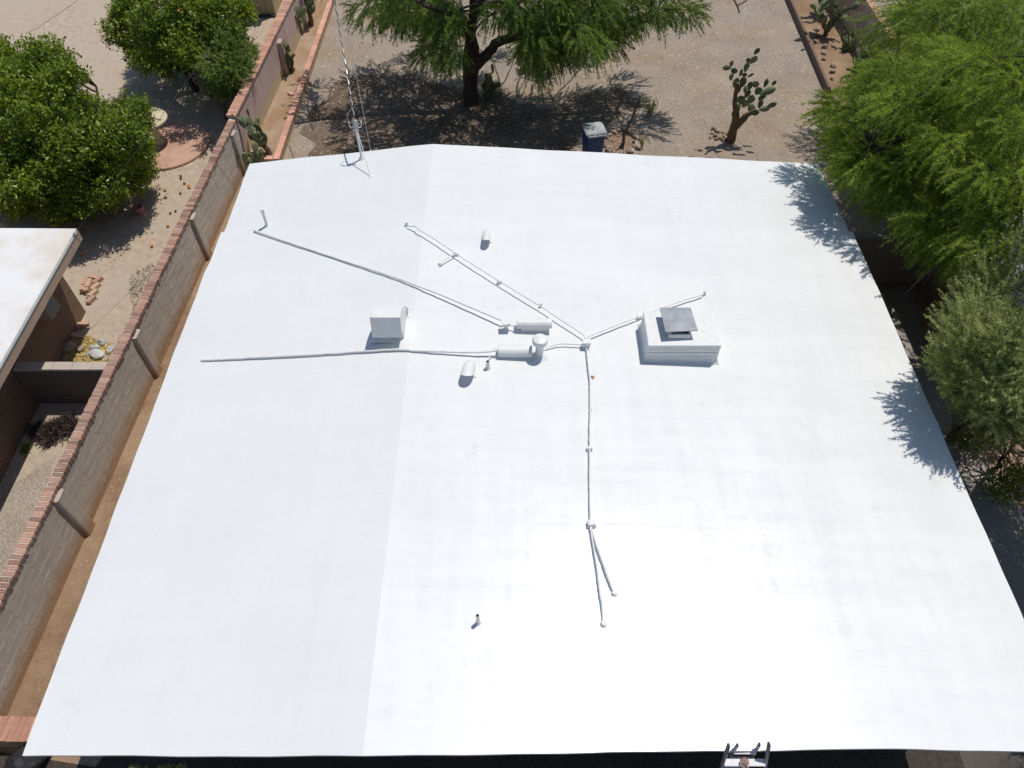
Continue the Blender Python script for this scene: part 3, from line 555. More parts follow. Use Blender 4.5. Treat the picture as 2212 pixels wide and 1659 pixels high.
# hooded vents: a half barrel shell that rises from the roof and overhangs its own throat
def eyebrow(label, px, L, w, h, lean=0, rot=0):
    p = onroof(*px); t = thing('eyebrow_vent', label, 'roof vent', p, 'rounded white hood vents on the roof')
    n = 13; vs = []; R = Matrix.Rotation(rot, 3, 'Z')
    secs = [(L, .5, .0, .06), (L*.88, .7, .03, .36), (L*.62, .86, .14, .70), (L*.3, .95, .32, .92), (.03, 1, .5, 1), (0, 1, .52, 1.0), (.03, .93, .52, .95), (.2, .8, .2, .55), (.3, .7, .0, .12)]
    for (yy, ws, z0, hs) in secs:
        for k in range(n):
            q = math.pi*k/(n-1); vs.append(p+R @ Vector((math.cos(q)*w/2*ws, yy-(math.sin(q)**.75*(hs-z0)*h*1.25 if z0 > .4 else 0), z0*h+math.sin(q)**.75*max(.01, hs-z0)*h-.004)))
    m = len(secs); b = MB(); b.add(vs, [(i*n+k, i*n+k+1, (i+1)*n+k+1, (i+1)*n+k) for i in range(m-1) for k in range(n-1)]+[((i+1)*n, (i+1)*n+n-1, i*n+n-1, i*n) for i in range(m-1)]+[tuple(range(n)), tuple(range((m-1)*n+n-1, (m-1)*n-1, -1))])
    b.build('hood', M['coat'], t, smooth=True)
    b = MB(); b.box(p+R @ Vector((0, L*.58, .006)), (w*1.2, L*1.0, .016), (0, 0, rot)); b.build('flange', M['coat_rough'], t, bevel=.006)
    return t
eyebrow('rounded white hood vent standing alone on the far right slope', (1051, 527), .40, .17, .22)
eyebrow('rounded white hood vent left of the small dark topped pipe', (1011, 817), .38, .225, .25, rot=-.12)
# big scoop hood of the old cooler duct
p = Vector((-2.12, 8.64, rz(-2.1))); t = thing('scoop_hood', 'big white metal scoop hood with a curved back beside the ridge', 'vent hood', p)
prof = [(.42, 0), (.41, .2), (.35, .40), (.25, .52), (.1, .60), (-.06, .63), (-.12, .625), (-.22, .29), (-.14, .27), (-.07, .27), (-.07, 0)]
b = MB(); b.extrude_x([(p.y+a, p.z+c-.02) for a, c in prof], p.x-.245, p.x+.245); o = b.build('scoop', M['coat'], t, bevel=.008)
b = MB(); b.add([(p.x-.255, p.y-.125, p.z+.63), (p.x+.255, p.y-.125, p.z+.63), (p.x+.25, p.y-.235, p.z+.255), (p.x-.25, p.y-.235, p.z+.255)], [(0, 1, 2, 3)])
o = b.build('front_plate', M['coat'], t); so = o.modifiers.new('s', 'SOLIDIFY'); so.thickness = .014
b = MB(); b.box((p.x, p.y+.17, p.z+.012), (.66, .62, .03)); b.build('flange', M['coat_rough'], t, bevel=.01)

# service mast
p = onroof(782, 343); top = raised(771, 283, .80); top = Vector((p.x-.02, p.y+.03, p.z+.78))
mast = thing('service_mast', 'white electric service mast with a grey weatherhead at the far roof edge', 'service mast', p)
b = MB(); b.tube([p-Vector((0, 0, .05)), top], [.028, .023], 14); b.build('pole', M['coat'], mast, smooth=True)
b = MB(); b.lathe(p, [(.08, -.01), (.055, .03), (.036, .07)], 16); b.build('flashing', M['coat_rough'], mast, smooth=True)
b = MB(); b.lathe(top, [(.035, -.05), (.045, 0), (.056, .05), (.053, .10), (.036, .14), (.01, .155)], 16, Matrix.Rotation(-.35, 3, 'X')); b.build('weatherhead', M['galv'], mast, smooth=True)
for s in (-1, 1):
    b = MB(); b.tube(smooth_path([top+Vector((s*.03, 0, .04)), top+Vector((s*.08, -.02, -.01)), top+Vector((s*.125, .0, .01)), top+Vector((s*.13, .03, .07))], 5), .008, 6)
    b.lathe(top+Vector((s*.13, .032, .06)), [(.009, 0), (.016, .015), (.016, .05), (.008, .06)], 8); b.build('cable_loop', M['porc'], mast, smooth=True)
    b = MB(); b.lathe(top+Vector((s*.05, -.02, -.1)), [(.008, 0), (.018, .015), (.012, .03), (.018, .045), (.008, .06)], 8); b.build('insulator', M['porc'], mast, smooth=True)
g = onroof(801, 382); b = MB(); b.tube([g, top+Vector((.02, 0, -.06))], .009, 6); b.lathe(g, [(.05, -.01), (.03, .02)], 8); b.build('stay_rod', M['coat'], mast, smooth=True)
b = MB(); b.tube(smooth_path([top+Vector((0, 0, .06)), top+Vector((-.12, .02, .12)), top+Vector((-.16, .14, .2)), top+Vector((-.03, .28, .28))], 6), .006, 5); b.build('drip_loop', M['wire_g'], mast, smooth=True)
def sag(a, b_, s, n=24): return [a.lerp(b_, k/n)-Vector((0, 0, s*4*(k/n)*(1-k/n))) for k in range(n+1)]
a_ = top+Vector((-.0, .03, .17)); far = at(722, 0, 5.2); far = a_+(far-a_)*2.2
t = thing('power_line', 'twisted black and bare overhead service cable leading from the mast', 'cable', a_)
line = sag(a_, far, .25, 160)
for k, (m_, ph) in enumerate((('wire_b', 0), ('wire_w', math.pi))):
    q = [v+Vector((math.cos(i*.9+ph), 0, math.sin(i*.9+ph)))*.011 for i, v in enumerate(line)]
    b = MB(); b.tube(q, .010, 5); b.build('strand', M[m_], t, smooth=True)
a_ = Vector((at(804, 321, 3.15).x, Y1+.03, rz(-3.1)-.03)); far = at(727, -60, 5.5); far = a_+(far-a_)*1.6
t = thing('phone_line', 'thin grey overhead wire fixed to the far roof edge beside the mast', 'cable', a_)
b = MB(); b.tube(sag(a_, far, .2), .007, 5); b.build('wire', M['wire_g'], t, smooth=True); b = MB(); b.lathe(a_, [(.02, -.04), (.025, 0), (.01, .03)], 8); b.build('insulator', M['porc'], t)
# dry leaf by the conduit
p = onroof(1281, 815); t = MB(); pts = []
for k in range(9): q = k*2*math.pi/9; r_ = .034+.012*math.sin(3*q); pts.append((p.x+r_*math.cos(q)*.8, p.y+r_*math.sin(q)*1.3, p.z+.012+.02*math.cos(2*q)))
t.add(pts+[(p.x, p.y, p.z+.03)], [(k, (k+1) % 9, 9) for k in range(9)]); o = t.build('dry_leaf', M['leafbit'])
so = o.modifiers.new('s', 'SOLIDIFY'); so.thickness = .006; tag(o, 'curled tan dry leaf lying against the straight conduit', 'leaf')
M['tancap'] = mat('tan_concrete_coping', (.50, .43, .36), (.42, .36, .30), .85, 7, 7, .004, 50, .2)

# ================================================================== LEFT BOUNDARY: BLOCK WALL WITH BRICK CAP
def copy_part(proto_me, name, parent, loc, rot=None, scale=None): return link(name, proto_me, parent, loc, rot, scale)
WA = math.atan(.038)
wall = thing('block_wall', 'long grey slump block boundary wall capped with red cored bricks', 'wall', (wx(9), 9, 0))
WY0, WY1, WH, WT = 1.0, 18.6, 1.36, .15
def wp(y, off=0, z=0): return Vector((wx(y)-off*math.cos(WA), y+off*math.sin(WA), z))    # off: distance behind the yard face
b = MB(); b.prism([wp(WY0, .005)[:2], wp(WY1, .005)[:2], wp(WY1, WT-.005)[:2], wp(WY0, WT-.005)[:2]], 0, WH); b.build('mortar_bed', M['mortar'], wall)
bm_ = MB().box((0, 0, 0), (WT, .3935, .0935)); blk = bm_.mesh('block', M['block'])
cells = []
for c in range(int(WH/.1)+1):
    z = .048+c*.1
    if z+.046 > WH+.005: break
    y = WY0+(.2 if c % 2 else 0)
    while y+.4 <= WY1+.01: cells.append((y+.2, z)); y += .4
cells = [c for c in cells if c[0] > 3.0]
def seen(c): q = Vector((wx(c[0]), c[0], c[1])); return (q-Vector((0, 0, CAM_Z))).length
cells.sort(key=seen)
for i, (y, z) in enumerate(cells[:295]):
    copy_part(blk, 'block', wall, wp(y, WT/2+random.uniform(-.002, .002), z), (random.uniform(-.003, .003), 0, -WA+random.uniform(-.003, .003)))
b = MB()
for y, z in cells[295:]: b.box(wp(y, WT/2+random.uniform(-.003, .003), z), (WT, .3935, .0935), (0, 0, -WA))
o = b.build('block_courses', M['block'], wall); o['kind'] = 'stuff'
# cored cap bricks laid across the wall
def cored_brick(L, W, H, holes=3, hs=.022):
    b = MB(); xs = [-L/2]; 
    for k in range(holes):
        c = (k-(holes-1)/2)*L*.24; xs += [c-hs/2, c+hs/2]
    xs.append(L/2); ys = [-W/2, -hs/2, hs/2, W/2]; vs = [(x, y, H/2) for y in ys for x in xs]; n = len(xs); fs = []
    for j in range(3):
        for i in range(n-1):
            q = (j*n+i, j*n+i+1, (j+1)*n+i+1, (j+1)*n+i)
            if j == 1 and i % 2 == 1:
                o = len(vs); vs += [(vs[k][0], vs[k][1], H/2-.05) for k in q]; fs.append((o, o+1, o+2, o+3)); fs += [(q[k], q[(k+1) % 4], o+(k+1) % 4, o+k) for k in range(4)]
            else: fs.append(q)
    o = len(vs); vs += [(-L/2, -W/2, -H/2), (L/2, -W/2, -H/2), (L/2, W/2, -H/2), (-L/2, W/2, -H/2)]
    fs += [(o+3, o+2, o+1, o), (o, o+1, n-1)+tuple(range(n-2, -1, -1)), (o+2, o+3)+tuple(range(3*n, 4*n)), (o+1, o+2, 4*n-1, 3*n-1, 2*n-1, n-1), (o+3, o, 0, n, 2*n, 3*n)]
    return b.add(vs, fs)
cb_ = cored_brick(.205, .084, .06, 3, .018); cbm = bpy.data.meshes.new('brick'); cbm.from_pydata(cb_.v, [], cb_.f); cbm.materials.append(M['brick'])
# dark cores: recessed faces get the dark opening material
cbm.materials.append(M['dark'])
for pgn in cbm.polygons:
    if all(abs(cbm.vertices[v].co.z-(.03-.05)) < 1e-5 for v in pgn.vertices): pgn.material_index = 1
b = MB(); b.prism([wp(WY0, -.006)[:2], wp(WY1, -.006)[:2], wp(WY1, WT+.03)[:2], wp(WY0, WT+.03)[:2]], WH+.003, WH+.059); b.build('cap_mortar', M['mortar'], wall)
y = 3.0
while y < WY1-.05:
    copy_part(cbm, 'brick', wall, wp(y, WT/2-.0+random.uniform(-.009, .009), WH+.036+random.uniform(-.003, .003)), (random.uniform(-.015, .015), random.uniform(-.02, .02), -WA+random.uniform(-.05, .05))); y += .1005
for (tx, ty, bx, by) in ((127, 1060, 205, 1140), (291, 702, 343, 803), (413, 456, 446, 552), (506, 262, 540, 372)):
    g = at(bx, by, 0); y = g.y-.04
    b = MB(); n = 6; d = .09; hw = .14; pl = []
    for k in range(n+1): q = math.pi*k/n-math.pi/2; pl.append((d-.04+.04*math.cos(q) if 0 < k < n else 0, hw*(-1 if k < n/2 else 1)+(.04*(1 if k < n/2 else -1)*(1-abs(math.sin(q))) if 0 < k < n else 0)))
    pl = [(-.01, -hw), (d-.035, -hw), (d-.01, -hw+.012), (d, -hw+.04), (d, hw-.04), (d-.01, hw-.012), (d-.035, hw), (-.01, hw)]
    ca, sa = math.cos(WA), math.sin(WA); o0 = wp(y)
    courses = MB(); 
    for c in range(13):
        e = 1-.004*(c % 2); courses.prism([(o0.x+(px*e)*ca+py*sa, o0.y-px*sa+py*ca) for px, py in pl], c*.1+.002, c*.1+.096)
    courses.prism([(o0.x+(px-.008)*ca+py*.97*sa, o0.y-(px-.008)*sa+py*.97*ca) for px, py in pl], 0, 1.297)
    pier = courses.build('pier', M['block'], wall)
    b = MB(); b.prism([(o0.x+(px+.004)*ca+py*1.01*sa, o0.y-(px+.004)*sa+py*1.01*ca) for px, py in pl], 1.299, 1.318); b.build('pier_cap', M['tancap'], pier)

# stuccoed stretch beyond it
SY0, SY1, SH = 18.62, 40.0, 1.52
sw = thing('stucco_wall', 'faded pink and lavender stuccoed garden wall with a salmon brick cap and rust stains', 'wall', (wx(24), 24, 0))
b = MB(); b.prism([wp(SY0, 0)[:2], wp(SY1, 0)[:2], wp(SY1, .2)[:2], wp(SY0, .2)[:2]], 0, SH-.06); b.build('stucco', M['pinkwall'], sw)
V, F, T = [], [], []; mb = MB(); tn = []
y = SY0+.05
while y < SY1:
    n0 = len(mb.v); q = MB(); cbk = cored_brick(.27, .094, .06, 3, .02); R = Matrix.Rotation(-WA+random.uniform(-.02, .02), 3, 'Z'); c = wp(y, .1+random.uniform(-.005, .005), SH-.03+random.uniform(-.002, .002))
    mb.add([c+R @ Vector(v) for v in cbk.v], cbk.f); tn += [random.random()]*len(cbk.v); y += .1
o = mb.build('cap_bricks', M['brick_t'], sw); o['kind'] = 'stuff'; at_ = o.data.attributes.new('tint', 'FLOAT', 'POINT'); at_.data.foreach_set('value', tn)
for (bx, by) in ((606, 166), (668, -30)):
    g = at(bx, by, 0); o0 = wp(g.y-.05); b = MB(); b.prism([(o0.x-.01, o0.y-.14), (o0.x+.13, o0.y-.15), (o0.x+.15, o0.y+.15), (o0.x-.01, o0.y+.16)], 0, 1.25); b.build('pier', M['pinkwall'], sw, bevel=.015)

# raised planter along it
pz = .30; A = at(548, 352, pz); B = at(601, 343, pz); Cc = at(718, 0, pz); D = B+(Cc-B)*1.6
ux = (D-B).normalized(); nx_ = Vector((-ux.y, ux.x, 0))
if nx_.x > 0: nx_ = -nx_
A = Vector((wx(B.y)+.01, B.y, pz))
pb = thing('raised_planter', 'long raised planting bed edged with smooth salmon bricks beside the stucco wall', 'planter', (B.x, B.y, 0))
b = MB(); b.prism([(A.x, A.y), (B.x-.01, B.y), (B.x-.01, B.y+.14), (A.x, A.y+.14)], 0, pz-.06)
q0, q1 = B+nx_*.01+Vector((0, .0, 0)), D+nx_*.01; b.prism([(q0.x, q0.y+.141), (q1.x, q1.y), (q1.x+nx_.x*.13, q1.y), (q0.x+nx_.x*.13, q0.y+.141)], 0, pz-.06); b.build('side', M['planter'], pb)
cm_ = MB().box((0, 0, 0), (.17, .385, .058)).mesh('brick', M['coping'])
L = (D-B).length; k = 0.0; an = math.atan2(-ux.x, ux.y)
while k < L:
    c = B+ux*(k+.195)+nx_*.07; copy_part(cm_, 'brick', pb, (c.x, c.y, pz-.03+random.uniform(-.003, .003)), (0, 0, an+random.uniform(-.012, .012))); k += .392
k = .17
while k < (B-A).length-.02:
    l_ = min(.385, (B-A).length-k); copy_part(cm_, 'brick', pb, (B.x-k-l_/2, B.y+.072, pz-.03), (0, 0, math.pi/2), (1, l_/.385-.015, 1)); k += .392
b = MB(); e0, e1 = B+nx_*.13, D+nx_*.13; b.add([(wx(B.y)+.01, B.y+.13, pz-.1), (e0.x, B.y+.13, pz-.1), (e1.x, e1.y, pz-.1), (wx(D.y)+.01, D.y, pz-.1)], [(0, 1, 2, 3)]); b.build('soil', M['soil'], pb)
PZ = pz-.1
def rock_me(seed, m, sub=2, rough=.25):
    r = random.Random(seed); bm = bmesh.new(); bmesh.ops.create_icosphere(bm, subdivisions=sub, radius=.5)
    ph = [Vector((r.uniform(-1, 1), r.uniform(-1, 1), r.uniform(-1, 1))).normalized() for _ in range(9)]
    for v in bm.verts:
        d = v.co.normalized(); k = 1.0
        for q in ph:
            t_ = d.dot(q)-.62
            if t_ > 0: k -= t_*rough*2.2
        v.co = d*.5*k*(1+r.uniform(-.03, .03))
    me = bpy.data.meshes.new('rock'); bm.to_mesh(me); bm.free(); me.materials.append(m); return me
ROCKS = [rock_me(s, M['rock']) for s in range(5)]; GREY = [rock_me(s+20, M['greyrock']) for s in range(4)]
def rock(p, s, label, cat='stone', group=None, ms=ROCKS, seed=0, name='stone', flat=.6):
    r = random.Random(seed); o = link(name, r.choice(ms), None, (p[0], p[1], p[2]+s*flat*.3), (r.uniform(-.2, .2), r.uniform(-.2, .2), r.uniform(0, 6.28)), (s, s*r.uniform(.6, .85), s*flat))
    return tag(o, label, cat, group)
for i, q in enumerate(((628, 205), (652, 178))):
    c = at(*q, PZ); o = link('brick', cm_, None, (c.x, c.y, PZ+.035), (.1, .2, .9+i), (.55, .5, 1)); tag(o, ('broken salmon brick piece lying on the planter soil', 'loose salmon brick lying on the planter coping')[i], 'brick')
    if i == 1: c = at(657, 180, pz); o.location = (c.x, c.y, pz+.03)

# low brick ledge at the near left corner
a, c = at(0, 1540, .45), at(83, 1580, .45)
M['ledge_brick'] = mat('dusty_salmon_brick', (.45, .245, .175), (.38, .20, .14), .9, 14, 6, .004, 60, .15, rand=.25)
ledm = MB().box((0, 0, 0), (.17, .385, .058)).mesh('brick', M['ledge_brick'])
led = thing('brick_ledge', 'low wall with a salmon brick top at the near left corner of the house', 'wall', (-7.4, 3.0, 0))
b = MB(); b.box((-7.3, 2.93, .2), (1.9, .28, .4)); b.build('base', M['planter'], led)
for k in range(19):
    copy_part(ledm, 'brick', led, (-8.2+k*.1+.05, 2.96+random.uniform(-.006, .006), .43), (0, 0, random.uniform(-.02, .02)), (.56, .95, 1))

# ================================================================== NEIGHBOUR ON THE LEFT
nh = thing('neighbour_house', 'brown brick house with a stained flat white roof beyond the block wall', 'house', (-14, 7, 0))
b = MB(); b.prism([(-40, 1), (-10.36, 1), (-10.36, 12.5), (-40, 12.5)], 0, 2.26); b.build('wall', M['nbrick'], nh)
b = MB(); b.prism([(-42, .5), (-9.47, .5), (-9.47, 12.6), (-42, 12.9)], 2.44, 2.5); b.build('roof', M['nroof'], nh, bevel=.01)
b = MB(); b.prism([(-41.9, .6), (-9.45, .6), (-9.45, 12.58), (-41.9, 12.88)], 2.22, 2.438); b.build('fascia', M['nfascia'], nh)
b = MB(); b.box((-9.455, 6.5, 2.452), (.035, 12.1, .025)); b.build('drip_edge', M['galv'], nh)
p = at(108, 672, 1.2); cx = -10.36
ac = thing('wall_cooler', 'beige framed cooler box with a dark panel fixed under the neighbour eave', 'cooler', (cx+.15, 11.35, 1.36))
b = MB(); b.box((cx+.15, 11.35, 1.36), (.30, .42, .42)); b.build('case', M['acframe'], ac, bevel=.015)
b = MB(); b.box((cx+.305, 11.35, 1.36), (.012, .34, .34)); b.build('grille', M['acbox'], ac, bevel=.004)
b = MB(); b.box((cx+.15, 11.35, 1.577), (.28, .4, .012)); b.build('lid', M['acbox'], ac, bevel=.004)
# cross wall with concrete cap
cw = thing('cross_wall', 'dark block cross wall with a pale concrete coping joining the neighbour house', 'wall', (-9.5, 9.75, 0))
cy0, cy1 = 9.72, 9.90; xe = wx(9.8)-.2
b = MB(); b.prism([(-10.35, cy0), (xe, cy0), (xe, cy1), (-10.35, cy1)], 0, 1.12); b.build('wall', M['darkblock'], cw)
x = -10.34
while x < xe-.05:
    l_ = min(.4, xe-x); b = MB(); b.box((x+l_/2, (cy0+cy1)/2, 1.152), (l_-.006, .215, .06)); b.build('coping', M['tancap'], cw, bevel=.006); x += .4
# brick edged bed at the end of the house
nb = thing('brick_bed', 'small triangular bed edged with tan bricks at the neighbour house corner', 'planter', at(190, 640, 0))
tb_ = MB().box((0, 0, 0), (.17, .385, .058)).mesh('brick', M['tanbrick'])
for k, (x, y, r_, sc, z_) in enumerate(((212, 606, -.5, .8, .05), (207, 620, -.45, .8, .05), (202, 634, -.45, .8, .05), (197, 648, -.45, .8, .05), (192, 613, .1, .9, .12), (184, 609, .15, .9, .12), (189, 622, .1, .9, .1), (180, 620, .1, .9, .1), (205, 600, 1.35, .8, .05))):
    c = at(x, y, z_); copy_part(tb_, 'brick', nb, (c.x, c.y, z_), (0, 0, r_+random.uniform(-.06, .06)), (sc*.75, sc*.8, 1.8))
b = MB(); c = [at(186, 604, .08), at(211, 603, .08), at(196, 655, .08), at(186, 640, .08)]; b.add([(v.x, v.y, .08) for v in c], [(0, 1, 2, 3)]); b.build('soil', M['strip'], nb)
def zpix(x, y): return ((160+x*.14467)/1.1302, (660+y*.14467)/1.1302)
for k, (x, y, s, lab, ms) in enumerate(((620, 1245, .3, 'flat blue grey stone lying uppermost among the stones on the straw', GREY), (500, 1325, .33, 'long pale slab beside the rust coloured hollow in the straw', GREY), (580, 1450, .42, 'largest white and grey stone in front of the cross wall', GREY), (290, 1340, .3, 'pale pinkish flat stone in the middle of the straw', ROCKS),
        (95, 1330, .42, 'pink wedge shaped stone at the foot of the brown brick wall', ROCKS), (780, 1355, .3, 'blue grey stone half hidden by the brick capped wall', GREY), (390, 1430, .2, 'small pale chunk left of the biggest stone', GREY), (700, 1480, .16, 'small white cobble right of the biggest stone', GREY))):
    q = zpix(x, y); rock(at(*q, 0), s, lab, 'stone', 'stones lying in the straw by the cross wall', ms, k+3)
for k, (x, y, rot, lab) in enumerate(((300, 940, .5, 'loose pale brick leaning at the wall foot upslope of the straw'), (225, 1130, 0, 'loose pale brick lying flat at the edge of the straw'))):
    c = at(*zpix(x, y), 0); o = link('brick', tb_, None, (c.x, c.y, .05), (.1, .05, 1.5+rot), (.8, .75, 1.5)); tag(o, lab, 'brick')

# thin loose litter as uncountable stuff
def blades(name, n, poly, length, width, m, seed, z=.0, lift=.3, up=.0):
    r = np.random.default_rng(seed); xs = [p[0] for p in poly]; ys = [p[1] for p in poly]; P = []
    def inside(x, y):
        c = False
        for i in range(len(poly)):
            x1, y1 = poly[i][:2]; x2, y2 = poly[i-1][:2]
            if (y1 > y) != (y2 > y) and x < (x2-x1)*(y-y1)/(y2-y1)+x1: c = not c
        return c
    while len(P) < n:
        x, y = r.uniform(min(xs), max(xs)), r.uniform(min(ys), max(ys))
        if inside(x, y): P.append((x, y, z+.004+r.uniform(0, .03)))
    P = np.array(P); d = r.normal(size=(n, 3)); d[:, 2] = np.abs(d[:, 2])*lift+up; d /= np.linalg.norm(d, axis=1)[:, None]
    return leaf_obj(name, P, d, r.normal(size=(n, 3))+np.array([0, 0, 1.5]), r.uniform(*length, n), r.uniform(*width, n), r.uniform(0, 1, n), m)
def leaf_obj(name, P, d, nrm, ln, wd, tint, m, parent=None, fold=.0, tri=False):
    s = np.cross(d, nrm); s /= np.linalg.norm(s, axis=1)[:, None]+1e-9
    n = len(P)
    if tri:
        V = np.stack([P-s*(wd*.55)[:, None], P+s*(wd*.55)[:, None], P+d*ln[:, None]], 1).reshape(-1, 3)
        return np_mesh(name, V, np.arange(3*n).reshape(n, 3), m, np.repeat(tint, 3), parent)
    mid = P+d*(ln*.45)[:, None]; drop = np.cross(s, d)*(wd*fold)[:, None]
    V = np.stack([P, mid+s*(wd/2)[:, None]+drop, P+d*ln[:, None], mid-s*(wd/2)[:, None]+drop], 1).reshape(-1, 3)
    F = np.arange(4*n).reshape(n, 4); return np_mesh(name, V, F, m, np.repeat(tint, 4), parent)
st = [zpix(*q) for q in ((310, 1090), (470, 1170), (520, 1240), (760, 1240), (760, 1560), (0, 1560), (20, 1380), (130, 1180))]
o = blades('straw_litter', 2600, [at(*q, 0)[:2] for q in st], (.05, .13), (.012, .03), M['straw'], 1, 0, .15); tag(o, 'golden dry leaf litter spread around the stones in front of the cross wall', 'leaf litter', kind='stuff')
o = blades('straw_litter', 900, [at(*q, 0)[:2] for q in ((350, 555), (372, 520), (385, 480), (398, 470), (390, 500), (372, 560), (355, 610), (330, 640))], (.04, .1), (.01, .025), M['straw'], 2, 0, .15); tag(o, 'golden leaf litter strewn along the back of the block wall', 'leaf litter', kind='stuff')
o = blades('dry_leaf_pile', 1500, [at(*q, 0)[:2] for q in ((62, 925), (100, 918), (165, 895), (172, 925), (145, 950), (100, 968), (75, 950))], (.08, .22), (.01, .03), M['dryleaf'], 3, .02, .7, .3); tag(o, 'heap of dark dry stalks below the cross wall', 'leaf litter', kind='stuff')
o = blades('weeds', 900, [at(*q, 0)[:2] for q in ((290, 590), (330, 570), (345, 620), (320, 680), (290, 740), (262, 770), (258, 740), (290, 670), (280, 630))], (.04, .12), (.008, .02), M['weed'], 4, 0, .8, .4); tag(o, 'sparse grey green weeds along the back of the block wall', 'weeds', kind='stuff')
o = blades('weeds', 160, [at(*q, 0)[:2] for q in ((50, 965), (64, 962), (62, 980), (52, 980))], (.06, .14), (.02, .04), M['bush'], 5, 0, .6, .5); tag(o, 'small bright green weed at the foot of the neighbour wall', 'weeds', kind='stuff')
c1 = [at(*q, 0)[:2] for q in ((250, 575), (330, 440), (345, 470), (330, 400), (440, 340), (470, 220), (400, 170), (250, 160), (330, 240), (360, 400), (200, 600))]
o = blades('fallen_leaves', 700, c1, (.04, .08), (.015, .03), M['straw'], 6, 0, .1); tag(o, 'dry leaves scattered under the citrus trees', 'leaf litter', kind='stuff')

# round table on its pad
pc = at(352, 318, .06); pc = Vector((-10.45, 19.45, 0))
o = MB().lathe(pc, [(1.28, .0), (1.30, .05), (1.29, .075), (1.27, .085)], 48).build('concrete_pad', M['pad']); o['kind'] = 'structure'
tb = thing('garden_table', 'round cream concrete pedestal table on a pink disc of paving', 'table', at(352, 330, .085)); tp = at(352, 330, .085); tp = Vector((-10.72, 19.55, .085)); tb.location = tp; ORG[tb] = tp
b = MB(); b.lathe(tp, [(.52, .70), (.56, .71), (.57, .76), (.55, .785), (.2, .79)], 40); b.build('table_top', M['table'], tb, smooth=True)
b = MB(); b.lathe(tp, [(.27, 0), (.26, .06), (.17, .14), (.15, .4), (.2, .62), (.3, .7)], 24); b.build('pedestal', M['table'], tb, smooth=True)
# oranges on the ground
om = bpy.data.meshes.new('fruit'); bmo = bmesh.new(); bmesh.ops.create_icosphere(bmo, subdivisions=2, radius=.04); bmo.to_mesh(om); bmo.free(); om.materials.append(M['orange']); om.polygons.foreach_set('use_smooth', [True]*len(om.polygons))
om2 = om.copy(); om2.materials.clear(); om2.materials.append(M['rot_orange'])
z1 = lambda x, y: (x/3.16/1.1302, y/3.16/1.1302)
for k, (x, y) in enumerate(((1277, 1475), (1280, 1527), (1464, 1455), (1458, 1443))):
    c = at(*z1(x, y), 0); o = link('orange', om, None, (c.x, c.y, .045)); tag(o, 'ripe orange fallen on the sand between the citrus and the block wall', 'orange', 'oranges fallen on the sand')
for k, (x, y) in enumerate(((1397, 1365), (1398, 1385), (1425, 1423), (1395, 1498), (1166, 1406), (1318, 1652), (1358, 1636), (1130, 1330))):
    c = at(*z1(x, y), 0); o = link('orange', om2, None, (c.x, c.y, .04), None, (.85, .85, .8)); tag(o, 'brown shrivelled orange fallen on the sand between the citrus and the block wall', 'orange', 'shrivelled oranges fallen on the sand')
for k, (x, y) in enumerate(((1176, 327), (1300, 172), (636, 391))):
    c = at(x/3.16/1.1302, (500+y/3.16)/1.1302, 0); o = link('orange', om, None, (c.x, c.y, .045))
    tag(o, ('orange lying alone on leaf litter behind the block wall', 'orange lying at the shade edge close to the brick cap', 'orange lying in deep shade by the neighbour roof corner')[k], 'orange', 'oranges fallen on the sand')
c = at(306, 462, 0); bk = thing('bucket', 'faded pink plastic bucket standing in the shade of the big citrus tree', 'bucket', c)
b = MB(); b.lathe(c, [(.11, .0), (.13, .24), (.145, .245), (.145, .26), (.125, .26), (.10, .02)], 20); b.build('pail', M['bucket'], bk, smooth=True)
b = MB(); b.tube([c+Vector((.14*math.cos(q), .05+.12*math.sin(q)*.4, .25+.02*math.sin(q))) for q in np.linspace(0, math.pi, 10)], .005, 5); b.build('handle', M['galv'], bk)
# khaki shed
sh = thing('garden_shed', 'khaki grooved panel shed at the end of the sandy yard', 'shed', (-9.9, 28.6, 0)); sx0, sx1 = at(528, 32, 0).x, at(604, 40, 0).x-.15; sy = 27.75
b = MB(); b.box(((sx0+sx1)/2, sy+1.25, 1.05), (sx1-sx0-.04, 2.4, 2.1)); b.build('wall', M['shed'], sh)
k = sx0
while k < sx1-.05:
    l_ = min(.305, sx1-k); b = MB(); b.box((k+l_/2, sy+.02, 1.06), (l_-.012, .035, 2.06)); b.build('panel', M['shed'], sh); k += .305
b = MB(); b.box(((sx0+sx1)/2, sy+1.25, 2.16), (sx1-sx0+.3, 2.9, .1)); b.build('roof', M['greyroof'], sh)
b = MB(); b.box(((sx0+sx1)/2, sy-.06, .04), (sx1-sx0, .12, .08)); b.build('sill', M['deadwood'], sh)
# cables over the left yard
a_ = at(160, 507, 2.5); c = at(342, 249, 3.6); far = a_+(c-a_)*3.0
t = thing('phone_line', 'thin grey cable rising from the neighbour roof corner over the citrus', 'cable', a_); b = MB(); b.tube(sag(a_, far, .1), .005, 5); b.build('wire', M['wire_b'], t, smooth=True)
b = MB(); b.tube([a_-Vector((0, 0, .03)), a_+Vector((0, 0, .04))], .02, 6); b.build('bracket', M['galv'], t)
pp = [at(x, y, .012) for x, y in ((180, -14), (165, 2), (140, 20), (110, 40), (85, 58), (64, 68), (56, 73))]
t = thing('hose', 'thin grey tube standing in for the shadow of an overhead wire on the sand', 'hose', pp[3]); b = MB(); b.tube(smooth_path(pp, 5), .013, 6); b.build('tube', M['wire_g'], t, smooth=True)  # added tube that draws an overhead wire's shadow on the sand
M['deadtwig'] = mat('bleached_twigs', (.32, .28, .24), (.24, .21, .18), .9, 20)

